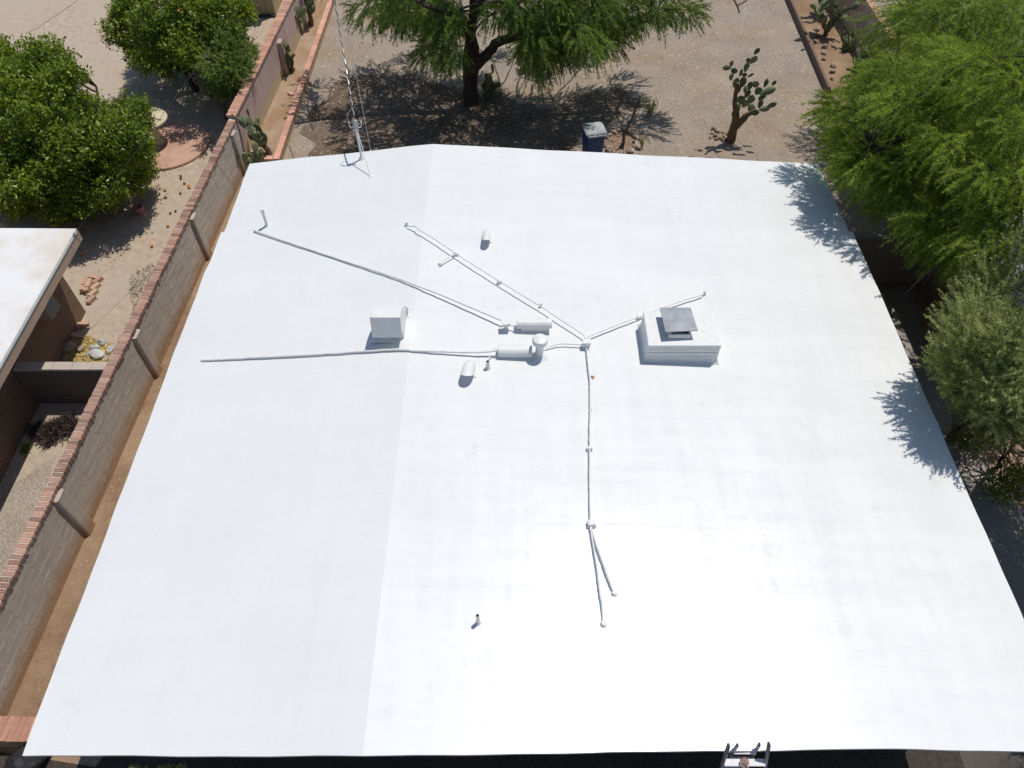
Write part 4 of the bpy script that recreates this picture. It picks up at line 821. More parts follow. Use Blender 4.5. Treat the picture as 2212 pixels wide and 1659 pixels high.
# ================================================================== PRICKLY PEARS
def pad_me(n=8):
    vs = []; fs = []; prof = [(0.0, .16), (.12, .26), (.32, .42), (.55, .5), (.78, .43), (.93, .24), (1.0, .05)]
    for z, w in prof:
        for k in range(n): q = 2*math.pi*k/n; vs.append((w*math.cos(q), .11*math.sin(q)*(.6+w*.8), z))
    m = len(prof); fs = [(i*n+k, i*n+(k+1) % n, (i+1)*n+(k+1) % n, (i+1)*n+k) for i in range(m-1) for k in range(n)]+[tuple(range(n-1, -1, -1)), tuple(range((m-1)*n, m*n))]
    b = MB(); b.add(vs, fs); me = b.mesh('pad', M['pad_green'], Vector(), True); return me
PAD = pad_me()
def put_pad(t, base, up, face, L, W):
    up = Vector(up).normalized(); f = Vector(face); f = f-up*f.dot(up); f = f.normalized() if f.length > 1e-4 else up.orthogonal().normalized(); x = f.cross(up)
    R = Matrix((x, f, up)).transposed()
    o = link('pad', PAD, t, base, R.to_euler(), (W, L*.9, L)); return base+up*L
def prickly(label, base, h, n, seed, trunk=.0, spread=.6, size=(.2, .3), lean=(0, 0)):
    r = random.Random(seed); base = Vector(base); t = thing('prickly_pear', label, 'cactus', base, 'prickly pear cacti')
    tips = []
    if trunk:
        tp = base+Vector((lean[0]*.5, lean[1]*.5, trunk)); b = MB(); b.tube([base-Vector((0, 0, .05)), base.lerp(tp, .5)+Vector((.02, .02, 0)), tp], [.10, .085, .075], 8); b.build('trunk', M['cactus_wood'], t, smooth=True)
        tips = [(tp, Vector((lean[0], lean[1], 1)), 0)]*3
    else: tips = [(base+Vector((r.uniform(-.1, .1), r.uniform(-.1, .1), -.03)), Vector((r.uniform(-.4, .4)+lean[0], r.uniform(-.3, .3)+lean[1], 1)), 0) for _ in range(3)]
    k = 0; tips = [q+(0,) for q in tips]
    while k < n and tips:
        i = r.randrange(len(tips)); p, d, g, c = tips[i]
        if p.z-base.z > h or g > 6: tips.pop(i); continue
        d2 = (d.normalized()*.65+Vector((r.uniform(-spread, spread)*1.5+lean[0]*.4, r.uniform(-spread, spread)*1.5+lean[1]*.4, r.uniform(.15, .6)))).normalized()
        L = r.uniform(*size)*(1.3 if g < 2 else 1.1); q = put_pad(t, p-d2*.03, d2, (r.uniform(-1, 1), r.uniform(-1, .3), .15), L, L*r.uniform(.6, .8)); k += 1
        tips[i] = (p, d, g, c+1); tips.append((q, d2, g+1, 0))
        if c+1 >= (4 if g == 0 else r.choice((1, 2, 2, 3))): tips.pop(i)
    return t
prickly('prickly pear with tall leaning pads in the near end of the raised planter', at(583, 333, PZ), 1.3, 24, 3, .25, .45, (.2, .32), (-.25, .1))
prickly('low prickly pear squeezed between the block wall pier and the planter end', at(556, 372, 0), 1.25, 20, 5, 0, .4, (.2, .3), (-.15, 0))
prickly('single prickly pear in the middle of the raised planter with two pads reaching right', at(632, 153, PZ), 1.15, 24, 8, .12, .5, (.18, .28), (-.05, 0))
prickly('tall crowded prickly pear at the far end of the raised planter, left of its twin', at(650, 75, PZ), 1.9, 34, 9, .35, .4, (.22, .34))
prickly('tall crowded prickly pear at the far end of the raised planter, right of its twin', at(672, 55, PZ), 2.0, 36, 12, .4, .45, (.22, .34), (.05, .05))
prickly('round padded prickly pear growing behind the mesquite trunk', at(1047, 208, 0), 1.3, 26, 15, 0, .5, (.2, .3), (.15, 0))
# tall tree-like prickly pear in the open gravel
tb0 = at(1577, 306, 0); YP = tb0.y
z3 = lambda x, y: ((1200+x/3.16)/1.1302, y/3.16/1.1302)
cac = thing('prickly_pear', 'tall tree like prickly pear on a bare woody trunk in the open gravel', 'cactus', tb0, 'prickly pear cacti')
def zp(x, y, dy=0): return on_y(*z3(x, y), YP+dy)
b = MB(); b.tube(smooth_path([zp(1845, 1105)-Vector((0, 0, .03)), zp(1862, 1010), zp(1885, 930), zp(1880, 850), zp(1878, 760), zp(1900, 640)], 4, .006), [.14]*4+[.125]*4+[.11]*4+[.07]*4+[.06]*4+[.05], 9)
b.tube(smooth_path([zp(1872, 990), zp(1925, 935, -.05), zp(1975, 885, -.08), zp(2040, 855, -.05)], 4, .006), [.11]*4+[.10]*4+[.07]*4+[.055], 9); b.build('trunk', M['cactus_wood'], cac, smooth=True)
rr = random.Random(4)
for (x, y, w_, h_, an_) in ((2048, 395, 22, 38, 20), (2022, 462, 28, 46, 28), (1968, 515, 32, 48, 8), (1980, 465, 20, 26, 0), (1815, 523, 26, 44, -80), (1852, 490, 22, 32, 0), (1872, 548, 32, 34, 10), (1850, 592, 28, 36, -10), (1885, 635, 32, 58, 0), (1940, 632, 32, 55, 5), (1925, 560, 24, 44, -5), (1952, 578, 24, 24, 0), (2000, 580, 16, 34, 55), (1995, 660, 28, 42, 0), (2040, 650, 30, 34, 20), (2118, 640, 20, 42, 12), (2135, 702, 36, 74, 70), (2060, 702, 38, 40, 30), (1975, 722, 28, 46, 10), (1925, 770, 40, 46, -20), (2003, 765, 36, 42, 15), (2075, 800, 24, 44, 12), (2162, 812, 30, 50, 55), (2105, 842, 26, 52, 78), (2030, 870, 28, 46, 85), (1905, 832, 28, 50, -5), (2005, 830, 38, 38, 30), (1960, 690, 26, 40, -12), (2090, 745, 30, 46, 50), (1900, 690, 28, 50, 4), (1955, 800, 36, 44, 10), (2180, 640, 16, 30, 30)):
    dy = rr.uniform(-.22, .22); c = zp(x, y, dy); s = 1/ (FPX/ (c-Vector((0, 0, CAM_Z))).length) / (3.16*1.1302)
    up = Vector((math.sin(math.radians(an_)), rr.uniform(-.25, .25), max(.08, math.cos(math.radians(an_))))); up.normalize(); L = h_*s*1.4
    put_pad(cac, c-up*L/2, up, (rr.uniform(-.7, .7), -1, .2), L, w_*s*1.5)
for k, (x, y, s) in enumerate(((1715, 1005, .26), (1745, 1020, .22), (1700, 1035, .2), (1770, 1035, .24), (1725, 1055, .22), (1690, 1065, .18), (1790, 1055, .2), (1755, 1065, .26), (1805, 1075, .2), (1780, 1085, .18), (1735, 1080, .16), (1810, 1040, .16))):
    rock(at(*z3(x, y), 0), s, 'pale stone heaped at the foot of the tall tree like cactus', 'stone', 'stones heaped beside the tall cactus', ROCKS, k, flat=.7)

M['hole'] = mat('dug_soil', (.30, .205, .14), (.22, .15, .10), .95, 12, 8, .02, 30, .1)
# ================================================================== BIN, STONE RING, DEAD SAPLING
zb = lambda x, y: ((1380+x*.11754)/1.1302, (240+y*.11754)/1.1302)
bl = [at(*zb(*q), 1.04) for q in ((430, 755), (885, 700), (770, 470), (335, 520))]; bc = sum(bl, Vector())/4; ex = ((bl[1]-bl[0])+(bl[2]-bl[3])).normalized(); ey = Vector((-ex.y, ex.x, 0)); BW = .62; BD = .58
bin_ = thing('wheelie_bin', 'navy blue wheeled refuse bin with a dusty pale grey hinged lid', 'bin', (bc.x, bc.y, 0))
def BP(x, y, z): return Vector((bc.x, bc.y, 0))+ex*x+ey*y+Vector((0, 0, z))
def ring(w, d, z, ch=.05, ox=0, oy=0): return [BP(ox+sx*w/2-sx*(ch if a else 0), oy+sy*d/2-sy*(0 if a else ch), z) for sx, sy, a in ((-1, -1, 0), (-1, -1, 1), (1, -1, 1), (1, -1, 0), (1, 1, 0), (1, 1, 1), (-1, 1, 1), (-1, 1, 0))]
def loft(rings):
    n = len(rings[0]); b = MB(); b.add([p for r in rings for p in r], [(i*n+k, i*n+(k+1) % n, (i+1)*n+(k+1) % n, (i+1)*n+k) for i in range(len(rings)-1) for k in range(n)]+[tuple(range(n-1, -1, -1)), tuple(range((len(rings)-1)*n, len(rings)*n))]); return b
loft([ring(.46, .44, .04), ring(.48, .47, .1), ring(.55, .54, .78), ring(.55, .54, .86), ring(.60, .575, .88), ring(.60, .575, .97)]).build('body', M['bin'], bin_, bevel=.006)
loft([ring(.60, .58, .975, .04), ring(.63, .61, .985, .05), ring(.62, .60, 1.02, .07), ring(.50, .48, 1.05, .07)]).build('lid', M['lid'], bin_, bevel=.008, smooth=True)
for x in (-.055, .055, -.1, .1):
    b = MB(); b.tube([BP(x, -.08, 1.052), BP(x, -.30, 1.03), BP(x, -.36, .99)], .012, 6); b.build('hinge_rib', M['lid'], bin_, smooth=True)
b = MB(); b.tube([BP(-.25, -.36, .985), BP(.27, -.36, .985)], .022, 8)
for x in (-.25, .27): b.tube([BP(x, -.36, .985), BP(x, -.28, .95)], .02, 8)
b.build('handle', M['lid'], bin_, smooth=True)
for s in (-1, 1):
    b = MB(); b.tube([BP(s*.24, -.22, .11), BP(s*.30, -.22, .11)], .11, 16); b.build('wheel', M['darkcap'], bin_, smooth=True)
for k, (x, y, s, ms) in enumerate(((805, 920, .14, 0), (800, 985, .2, 0), (850, 1020, .18, 0), (905, 1085, .34, 0), (1005, 1140, .2, 0), (1075, 1155, .18, 0), (1150, 1162, .22, 0), (1235, 1160, .2, 0), (1330, 1150, .3, 1), (1390, 1105, .22, 1), (1480, 1045, .34, 1), (1500, 955, .2, 1), (1440, 925, .2, 1), (1482, 845, .28, 0), (1400, 785, .22, 0), (1365, 742, .2, 0), (1300, 712, .24, 0), (1215, 662, .24, 0), (1110, 680, .2, 0), (1020, 727, .22, 0), (920, 782, .2, 0), (875, 830, .16, 0))):
    rock(at(*zb(x, y), 0), s, 'rough stone in the ring around the dead leaning sapling', 'stone', 'stones ringed around the dead sapling', GREY if ms and k % 2 else ROCKS, k+2, flat=.6)
sheet('planting_hole', wobbly([at(*zb(x, y), 0) for x, y in ((840, 900), (900, 1060), (1050, 1140), (1300, 1120), (1440, 980), (1440, 850), (1300, 740), (1100, 700), (920, 800))], .04, .15, 9), .005, M['hole'])
s0 = at(*zb(1175, 1065), 0); s1 = on_y(*zb(1240, 735), s0.y+.25); s2 = on_y(1384, 207, s0.y+.65)
t = thing('dead_sapling', 'leaning leafless dark sapling trunk inside the ring of stones', 'tree', s0)
b = MB(); b.tube(smooth_path([s0-Vector((0, 0, .05)), s0.lerp(s1, .4), s1, s1.lerp(s2, .5)+Vector((.02, 0, 0)), s2], 4, .008), [.06-.0022*k for k in range(17)], 7); b.build('trunk', M['deadwood'], t, smooth=True)
b = MB(); b.tube(smooth_path([s0.lerp(s1, .55), on_y(*zb(1200, 700), s0.y+.1), on_y(*zb(1205, 650), s0.y+.1)], 3), [.03, .028, .026, .024, .02, .016, .012], 6)
for q in ((.55, .25, .3), (.75, -.2, .2)): pz_ = s1.lerp(s2, q[0]); b.tube([pz_, pz_+Vector((q[1]*.4, .1, q[2]*.5)), pz_+Vector((q[1]*.7, .15, q[2]*.9))], [.014, .01, .004], 5)
b.build('branch', M['deadwood'], t, smooth=True)
t = thing('fallen_branch', 'forked dead branch lying on the open gravel beyond the cactus', 'branch', at(1800, 10, 0)); f0 = [at((1200+x/3.16)/1.1302, y/3.16/1.1302, .03) for x, y in ((1870, -10), (1895, 40), (1913, 95))]; f1 = [at((1200+x/3.16)/1.1302, y/3.16/1.1302, .04) for x, y in ((1897, 40), (1935, 20), (1975, -5))]
t.location = f0[1]; ORG[t] = f0[1]; b = MB(); b.tube(smooth_path(f0, 4, .01), .022, 6); b.tube(smooth_path(f1, 4, .01), .016, 6); b.build('limb', M['deadwood'], t, smooth=True)

# ================================================================== FOLIAGE
def np_norm(a): return a/(np.linalg.norm(a, axis=1)[:, None]+1e-9)
def feathery(name, cl, parent, m, sprays, leaves, ln, wd, slen, droop, seed, side=.8, zone=.75, drift=(0, 0, 0)):
    """hanging sprays of narrow leaflets around every bough end"""
    r = np.random.default_rng(seed); A = np.array(cl); C = A[:, :3].mean(0)
    n = len(A)*sprays; k = np.repeat(np.arange(len(A)), sprays); d = np_norm(r.normal(size=(n, 3))); rad = A[k, 3]*zone*r.uniform(.15, 1, n)**.5
    P = A[k, :3]+d*rad[:, None]*np.array([1, 1, .75]); out = A[k, :3]-C; out[:, 2] *= .5; out = np_norm(out)
    D = np_norm(out*.7+d*.8+r.normal(size=(n, 3))*.35+np.array(drift)+np.array([0, 0, -droop])); S = r.uniform(*slen, n)
    kk = np.repeat(np.arange(n), leaves); N = n*leaves; t = r.uniform(0, 1, N)
    Q = P[kk]+D[kk]*(t*S[kk])[:, None]; Q[:, 2] -= droop*.55*(t**2)*S[kk]
    ax = D[kk].copy(); ax[:, 2] -= droop*t*.7; ax = np_norm(ax)
    L = np_norm(ax*.75+r.normal(size=(N, 3))*side); nrm = r.normal(size=(N, 3))*.7+np.array([.15, .15, 1.0])
    lightk = r.uniform(0, 1, len(A))[k[kk]]
    tint = np.clip(.45+.5*(lightk-.5)+.5*(r.uniform(0, 1, n)[kk]-.5)+r.normal(size=N)*.13, 0, 1)
    return leaf_obj(name, Q, L, nrm, r.uniform(*ln, N), r.uniform(*wd, N), tint, m, parent, tri=True)
def leafy(name, cl, parent, m, clumps, leaves, ln, wd, seed, cr=.16, fold=.15, up=.5, out_=.8):
    """short twigs each carrying a rosette of broad leaves"""
    r = np.random.default_rng(seed); A = np.array(cl); C = A[:, :3].mean(0); n = len(A)*clumps; k = np.repeat(np.arange(len(A)), clumps)
    d = np_norm(r.normal(size=(n, 3))); o = np_norm(A[k, :3]-C); d = np_norm(d+o*.5); P = A[k, :3]+d*(A[k, 3]*r.uniform(.45, 1.1, n))[:, None]
    kk = np.repeat(np.arange(n), leaves); N = n*leaves; Q = P[kk]+r.normal(size=(N, 3))*cr*.45
    L = np_norm(d[kk]*out_+r.normal(size=(N, 3))*.75+np.array([0, 0, up*.3])); nrm = r.normal(size=(N, 3))*.55+np.array([.1, .1, 1])*up*1.6+d[kk]*.5
    tint = np.clip(.45+.3*(r.uniform(0, 1, len(A))[k[kk]]-.5)+.25*(r.uniform(0, 1, n)[kk]-.5)+r.normal(size=N)*.2, 0, 1)
    return leaf_obj(name, Q, L, nrm, r.uniform(*ln, N), r.uniform(*wd, N), tint, m, parent, fold)
def limbs(parent, base, forks, cl, m, r0, seed, twig=(.03, .007), fork_r=None, extra=0):
    """tapered trunk, forking limbs and a bough out to every clump"""
    r = random.Random(seed); base = Vector(base); nodes = []; b = MB()
    for f in forks:
        pts = [base-Vector((0, 0, .1))]+[Vector(q) for q in f]; sp = smooth_path(pts, 5, .03, seed); R = fork_r or r0
        rad = [max(.03, R*(1-.78*i/(len(sp)-1))) for i in range(len(sp))]; rad[0] *= 1.25
        b.tube(sp, rad, 9); nodes += list(zip(sp, rad))
    b.build('trunk', m, parent, smooth=True); b = MB()
    for c in cl:
        c = Vector(c[:3]); cand = sorted(nodes, key=lambda q: (q[0]-c).length+(.6 if q[0].z > c.z+.3 else 0))[:3]; q, qr = cand[0]
        mid = q.lerp(c, .5)+Vector((r.uniform(-.15, .15), r.uniform(-.15, .15), r.uniform(.05, .3))); sp = smooth_path([q, mid, c], 4, .015, seed)
        b.tube(sp, [min(qr*.7, twig[0])*(1-i/(len(sp)))+twig[1] for i in range(len(sp))], 5)
        for _ in range(extra):
            e = c+Vector((r.uniform(-.5, .5), r.uniform(-.5, .5), r.uniform(-.35, .25))); b.tube([sp[-3], c.lerp(e, .5)+Vector((0, 0, .05)), e], [twig[1]*1.3, twig[1], twig[1]*.5], 4)
    b.build('branches', m, parent, smooth=True)
def ball(n, c, R, rr, seed, shell=.4): 
    r = random.Random(seed); o = []
    for _ in range(n):
        d = Vector((r.gauss(0, 1), r.gauss(0, 1), r.gauss(0, 1))).normalized()*r.uniform(shell, 1)**.6; o.append((c[0]+d.x*R[0], c[1]+d.y*R[1], max(.15, c[2]+d.z*R[2]), r.uniform(*rr)))
    return o
CL = dict(
 mesquite=[(4.95,23.12,4.41,0.71),(-0.77,21.28,4.72,0.61),(2.74,26.02,4.37,0.68),(-1.71,20.98,2.03,0.49),(2.23,20.53,3.15,0.54),(-0.88,25.48,4.61,0.65),(-1.52,21.7,4.62,0.53),(1.57,25.36,3.13,0.51),(-2.94,20.32,5.62,0.49),(-3.66,22.03,4.91,0.79),(2.22,21.11,4.84,0.78),(3.64,25.49,4.01,0.55),(3.69,21.34,4.43,0.51),(0.19,20.54,4.74,0.47),(2.97,21.21,4.88,0.66),(-0.34,23.36,4.48,0.69),(-3.7,24.57,2.95,0.62),(0.49,25.93,4.25,0.47),(0.81,21.3,4.18,0.73),(2.32,20.23,3.86,0.65),(1.22,22.68,3.96,0.47),(-0.39,23.16,5.44,0.78),(0.33,21.06,3.27,0.71),(4.46,23.77,2.83,0.78),(-1.1,21,5.67,0.57),(-3.03,23.6,5.67,0.72),(0.58,21.42,5.15,0.71),(-3.86,23.8,2.7,0.75),(-2.21,22.47,4.43,0.78),(-0.48,22.94,3.39,0.57),(-2.09,22.02,6.23,0.77),(-2.4,20.93,5.86,0.56),(-0.03,22.46,5.25,0.5),(-3.79,24.69,5.14,0.8),(-0.66,23.99,4.9,0.47),(0.41,22.32,6.01,0.53),(-5.29,22.14,3.91,0.74),(-0.4,21.67,5.09,0.77),(-4.77,23.33,5.75,0.5),(-0.41,20.04,3.65,0.61),(-1.36,23.76,5.89,0.71),(-1.71,24.8,5.21,0.55),(1.07,22.2,5.9,0.8),(2.36,25.27,5.81,0.67),(-0.92,23.83,4.08,0.55),(5.55,21.64,4.59,0.75),(3.73,22.36,4.86,0.73),(-2.21,25.59,4.1,0.72),(1.47,21.73,5.58,0.62),(-1.94,22.64,2.29,0.65),(0.82,23.44,5.47,0.69),(3.82,22.91,4.27,0.75),(0.85,25.46,2.63,0.78),(2.49,22.58,2.7,0.64),(-5.39,23.82,4.15,0.51),(1.52,20.78,6.32,0.65),(0.46,24.2,6.03,0.72),(-2.71,24.42,5.07,0.68),(3.17,20.97,2.88,0.46),(-0.51,23.81,2.7,0.53),(1.92,22.5,4.53,0.5),(-4.09,22.18,4.02,0.51),(-2.74,22.51,3.51,0.46),(-0.25,20.51,5.78,0.58),(1.04,22.38,4.73,0.59),(1.77,20.26,4.54,0.59),(1.66,21.95,3.54,0.74),(-1.67,20.37,5.35,0.46),(-2.52,22.62,2.5,0.79),(1.44,22.06,2.03,0.6),(0.07,22.63,2.65,0.5),(-2.61,20.48,3.47,0.6),(3.03,22.25,2.36,0.54),(-3.54,22.32,2.52,0.67),(5.12,21.62,3.02,0.5),(1.3,21.85,2.74,0.5),(4.45,22.6,2.51,0.45),(0.86,19.85,3.55,0.47),(-1.75,19.54,2.86,0.65),(-3.2,23.53,2.39,0.6),(3.74,22.98,2.29,0.64),(0.87,20.37,3.14,0.51),(2.78,21.42,3.09,0.64),(0.8,21.87,2.36,0.66),(3.15,23.08,2.66,0.49),(-2.22,21.21,2.99,0.64),(-1.73,20.76,3.6,0.48),(0.21,19.85,3.97,0.51),(-4.01,20.97,3.41,0.77),(0.72,19.69,2.4,0.56),(0.55,21.34,2.11,0.61),(3.54,21.63,3.09,0.74),(-1.66,19.86,3.52,0.49),(-3.17,21.73,2.94,0.48),(-2.31,21.7,2.42,0.75),(-2.43,21,2.08,0.59),(-3.39,20.08,3.93,0.74),(4.48,21.29,3.14,0.57),(1.42,20.63,3.65,0.62),(2.21,19.52,3.01,0.49),(1.36,21.23,2.12,0.45),(-1.84,23.22,2.14,0.5),(2.41,21.12,2.69,0.5),(2.89,21.49,2.25,0.74),(0.62,20.72,2.37,0.63),(2.07,21.74,2.03,0.78),(2.22,21.07,3.5,0.69),(-2.51,23.62,2.26,0.52),(1.32,24.21,2.11,0.69),(1.29,19.98,3.96,0.49),(1.3,22.53,2.8,0.68),(0.33,21.62,2.84,0.53),(-1.71,20.31,3.06,0.72),(1.55,20.98,3.06,0.46),(0.32,22.43,2.11,0.53),(0.6,19.35,3.19,0.57),(-3.48,22.88,2.3,0.73),(-0.46,23.37,2.18,0.75),(1.81,19.39,3.46,0.48),(1.37,20.34,2.45,0.69)],
 acacia=[(10.46,10.01,4.8,0.67),(10.08,13.62,6.52,0.43),(8.17,13.25,3.83,0.67),(11.85,12.77,4.07,0.66),(12.51,16.06,3.2,0.44),(9.28,9.83,4.69,0.61),(8.32,12.65,4.61,0.5),(10.71,16.78,3.24,0.59),(8.94,12.28,5.95,0.66),(12.3,12.05,4.64,0.66),(10.94,10.61,4.53,0.52),(11.67,14.52,5.43,0.43),(8.54,14.22,4.5,0.49),(7.99,11.81,5.11,0.64),(11.77,11.56,4.95,0.67),(10.25,10.73,4.94,0.69),(10.86,13.57,2.54,0.5),(10.6,12.27,6.15,0.68),(9.13,15.43,2.77,0.63),(12.34,13.17,4.03,0.68),(8.83,14.04,3.74,0.46),(12.68,15.53,6.06,0.42),(13.77,11.96,5.28,0.7),(11.28,14.21,4.94,0.53),(13,12.29,2.68,0.69),(10.8,16.75,3.99,0.67),(11.97,12.76,5.64,0.62),(10.2,14.75,3.45,0.6),(11.51,15,5.02,0.62),(10.9,11.21,4.36,0.41),(8.72,11.65,3.16,0.47),(13.29,13.66,4.13,0.47),(8.35,13.32,2.8,0.49),(7.92,11.24,3.8,0.62),(10.34,11.64,6.13,0.48),(11.96,13.31,4.58,0.5),(13.27,15.87,5.3,0.65),(12.22,10.71,4.47,0.7),(12.17,15.51,2.28,0.49),(9.8,12.4,6.69,0.69),(12.75,14.27,6.08,0.69),(10.28,17.22,3.57,0.59),(12.17,16.04,3.73,0.43),(13.57,13.42,5.42,0.58),(8.38,16.58,3.35,0.41),(12.3,11.18,5.43,0.54),(9.2,11.86,3.79,0.62),(8.32,10.77,3.54,0.62),(11.07,15.76,2.98,0.47),(11.36,12.98,5.8,0.45),(7.3,12.77,5.3,0.6),(9.8,14.88,2.8,0.61),(8.67,15.83,4.44,0.46),(8.58,12.78,5.59,0.41),(8.16,15.01,4.74,0.58),(9.15,12.38,3.42,0.51),(9.47,13.57,2.31,0.64),(9.44,16.59,3.92,0.5),(10.84,15.53,4.04,0.65),(10.09,15.31,4.5,0.63),(9.46,12.6,4.27,0.54),(10.63,16.17,2.77,0.52),(8.77,12.47,2.86,0.57),(10.99,14.42,3.48,0.49),(8.81,11.41,5.71,0.44),(9.02,13.2,3.9,0.68),(11.31,14.77,2.45,0.58),(9.22,13.72,5.56,0.67),(9.37,12.51,5.45,0.41),(9.25,11.7,2.58,0.46),(9.21,13.7,4.77,0.42),(12.15,16.12,2.58,0.62),(9.5,13.64,3.05,0.6),(7.34,13.81,4.52,0.53),(8.81,14.69,5.28,0.54),(10.02,16.21,4.44,0.63),(11.42,14.95,3.07,0.65),(8.35,15.33,2.48,0.62),(9.16,14.24,4.39,0.5),(8.31,15.77,3.25,0.68),(10.74,14.78,4.56,0.47),(9.48,11.85,4.49,0.44),(9.6,15.86,3.38,0.62),(6.94,13.15,4.13,0.45),(9.14,12.94,4.68,0.41),(8.63,13.57,5.79,0.52),(10.06,13.05,3.41,0.52),(9.85,16.44,2.78,0.47),(8.05,13.74,5.21,0.67),(8.87,10.87,5.12,0.61),(9.55,15.5,3.91,0.56),(10.27,16.12,3.65,0.5),(9.6,15.34,4.89,0.48),(11.54,15.57,3.47,0.43),(11.16,14.33,2.86,0.59),(8.79,14.18,2.64,0.68),(10,14.68,5.13,0.48),(9.56,12.37,2.8,0.47),(7.97,12.25,3.79,0.43),(8.55,14.89,3.71,0.58),(7.75,12.54,4.29,0.46),(10.53,15.51,2.73,0.48),(8.67,16.09,2.55,0.49),(8.84,13.64,3.07,0.5),(8.26,10.95,5.01,0.58),(8,13.08,5.16,0.69),(8.22,15.95,4.02,0.54),(6.8,14.18,4.43,0.47),(10.44,14.27,2.88,0.47),(8.6,11.79,4.84,0.5),(9.16,17.07,3.31,0.61),(7.79,12.63,3.24,0.58),(7.97,12.52,6.26,0.69),(8.54,13.23,4.86,0.53),(11.94,14.94,2.54,0.65),(7.35,15,3.62,0.51),(10.16,15.43,3.66,0.46),(7.31,13.59,5.4,0.65),(9.08,15.18,3.4,0.59),(10.18,14.09,5.25,0.42),(8.74,12.47,3.95,0.54),(11.55,16.7,3,0.48),(8.66,14.07,5.12,0.59),(10.07,16.03,2.34,0.49),(10.11,17.12,2.92,0.45),(11.15,15.95,4.54,0.49),(6.96,12.51,4.22,0.6),(9.65,14.33,3.49,0.7),(7.58,13.75,3.35,0.41),(7.46,13.3,3.79,0.54),(10.69,13.11,3.34,0.46),(9.19,12.32,4.87,0.53),(9.14,15.13,4.52,0.4),(8.19,13.98,3.53,0.49)],
 far=[(13.66,16.61,4.82,0.69),(13.22,22.44,2.03,0.72),(18.38,21.57,4.67,0.64),(14.1,18.1,4.92,0.56),(16.22,23.24,2.9,0.72),(16.06,18.61,2.28,0.73),(16.17,17.42,5.47,0.51),(15.31,19.29,2.7,0.52),(16.42,21.85,4.95,0.54),(11.41,19.77,5.49,0.62),(16.65,17,3.82,0.71),(16.87,19.08,3.15,0.77),(15.18,21.13,5.86,0.51),(15.21,17.39,4.56,0.53),(14.75,17.81,3.23,0.72),(12.96,19.56,4.6,0.77),(16.13,17.35,4.03,0.7),(12.17,20.59,3.88,0.76),(13.97,19.42,6.74,0.72),(10.41,20.74,4.52,0.72),(16.08,18.58,5.24,0.57),(12.64,19.31,3.27,0.51),(11.9,19.63,4.17,0.6),(13.24,20.99,2.17,0.69),(10.92,18.74,2.93,0.57),(14.43,20.2,1.97,0.55),(13.77,22.28,2.89,0.78),(12.79,18.97,4.31,0.8),(12.56,20.87,1.84,0.67),(11.95,18.32,3.09,0.66),(12.32,18.28,3.84,0.65),(14.37,21.98,2.78,0.51),(11.69,17.25,3.82,0.8),(12.97,20.98,3.39,0.79),(13.71,20.25,2.43,0.57),(12.05,19.8,2.92,0.55),(13.68,21.46,1.99,0.72),(11.1,20.54,3.24,0.51),(13.51,19.43,2.68,0.62),(12.7,22.9,2.46,0.59),(12.07,20.34,3.29,0.75),(12.37,21.53,2.72,0.53),(12.27,22.13,2.38,0.56),(11.45,17.49,4.92,0.64),(14.63,20.76,2.55,0.63),(10.37,18.94,4.24,0.8),(11.36,21.08,2.93,0.61),(13.02,18.57,3.18,0.73),(10.76,19.99,3.21,0.67),(11.3,20.95,2.21,0.61),(11.88,18.09,4.64,0.62),(12.92,20.21,2.66,0.66),(14.31,20.96,1.82,0.61),(13.62,20.75,2.86,0.74),(14.04,21.34,3.1,0.7),(11.79,18.9,2.61,0.78),(12.92,20.22,3.44,0.59),(11.62,21.98,2.97,0.54),(14.9,23.03,2.46,0.67),(10.41,20.67,3.19,0.77),(11.46,19.19,4.38,0.79),(14.9,21.4,1.69,0.54),(12.55,19.44,2.19,0.59),(11.8,20.24,2.49,0.59),(11.37,19.31,3.54,0.55),(14.17,22.15,2.15,0.51),(13.69,23.03,2.25,0.54),(10.96,20.43,2.51,0.69),(11.48,18.06,3.82,0.67),(12.82,19.92,1.84,0.63),(10.65,18.29,3.71,0.53),(14.09,19.31,2.21,0.67),(15.33,21.88,1.82,0.65),(10.92,17.94,3.13,0.8),(14.81,21.72,2.33,0.67),(11.13,18.55,4.58,0.61),(12.87,21.78,2.15,0.75),(11.85,21.47,3.36,0.55),(12.49,18.34,4.51,0.66),(15.03,22.26,2.75,0.75),(13.48,18.37,2.73,0.63),(10.67,19.53,3.94,0.61),(14.28,22.68,2.84,0.78),(11.92,17.39,4.47,0.52),(13.26,21.73,3.06,0.5),(11.9,18.87,3.95,0.72),(12.65,18.89,2.71,0.58),(12.59,20.8,2.79,0.79),(12.45,17.3,3.35,0.63),(11.43,20.29,3.81,0.77)],
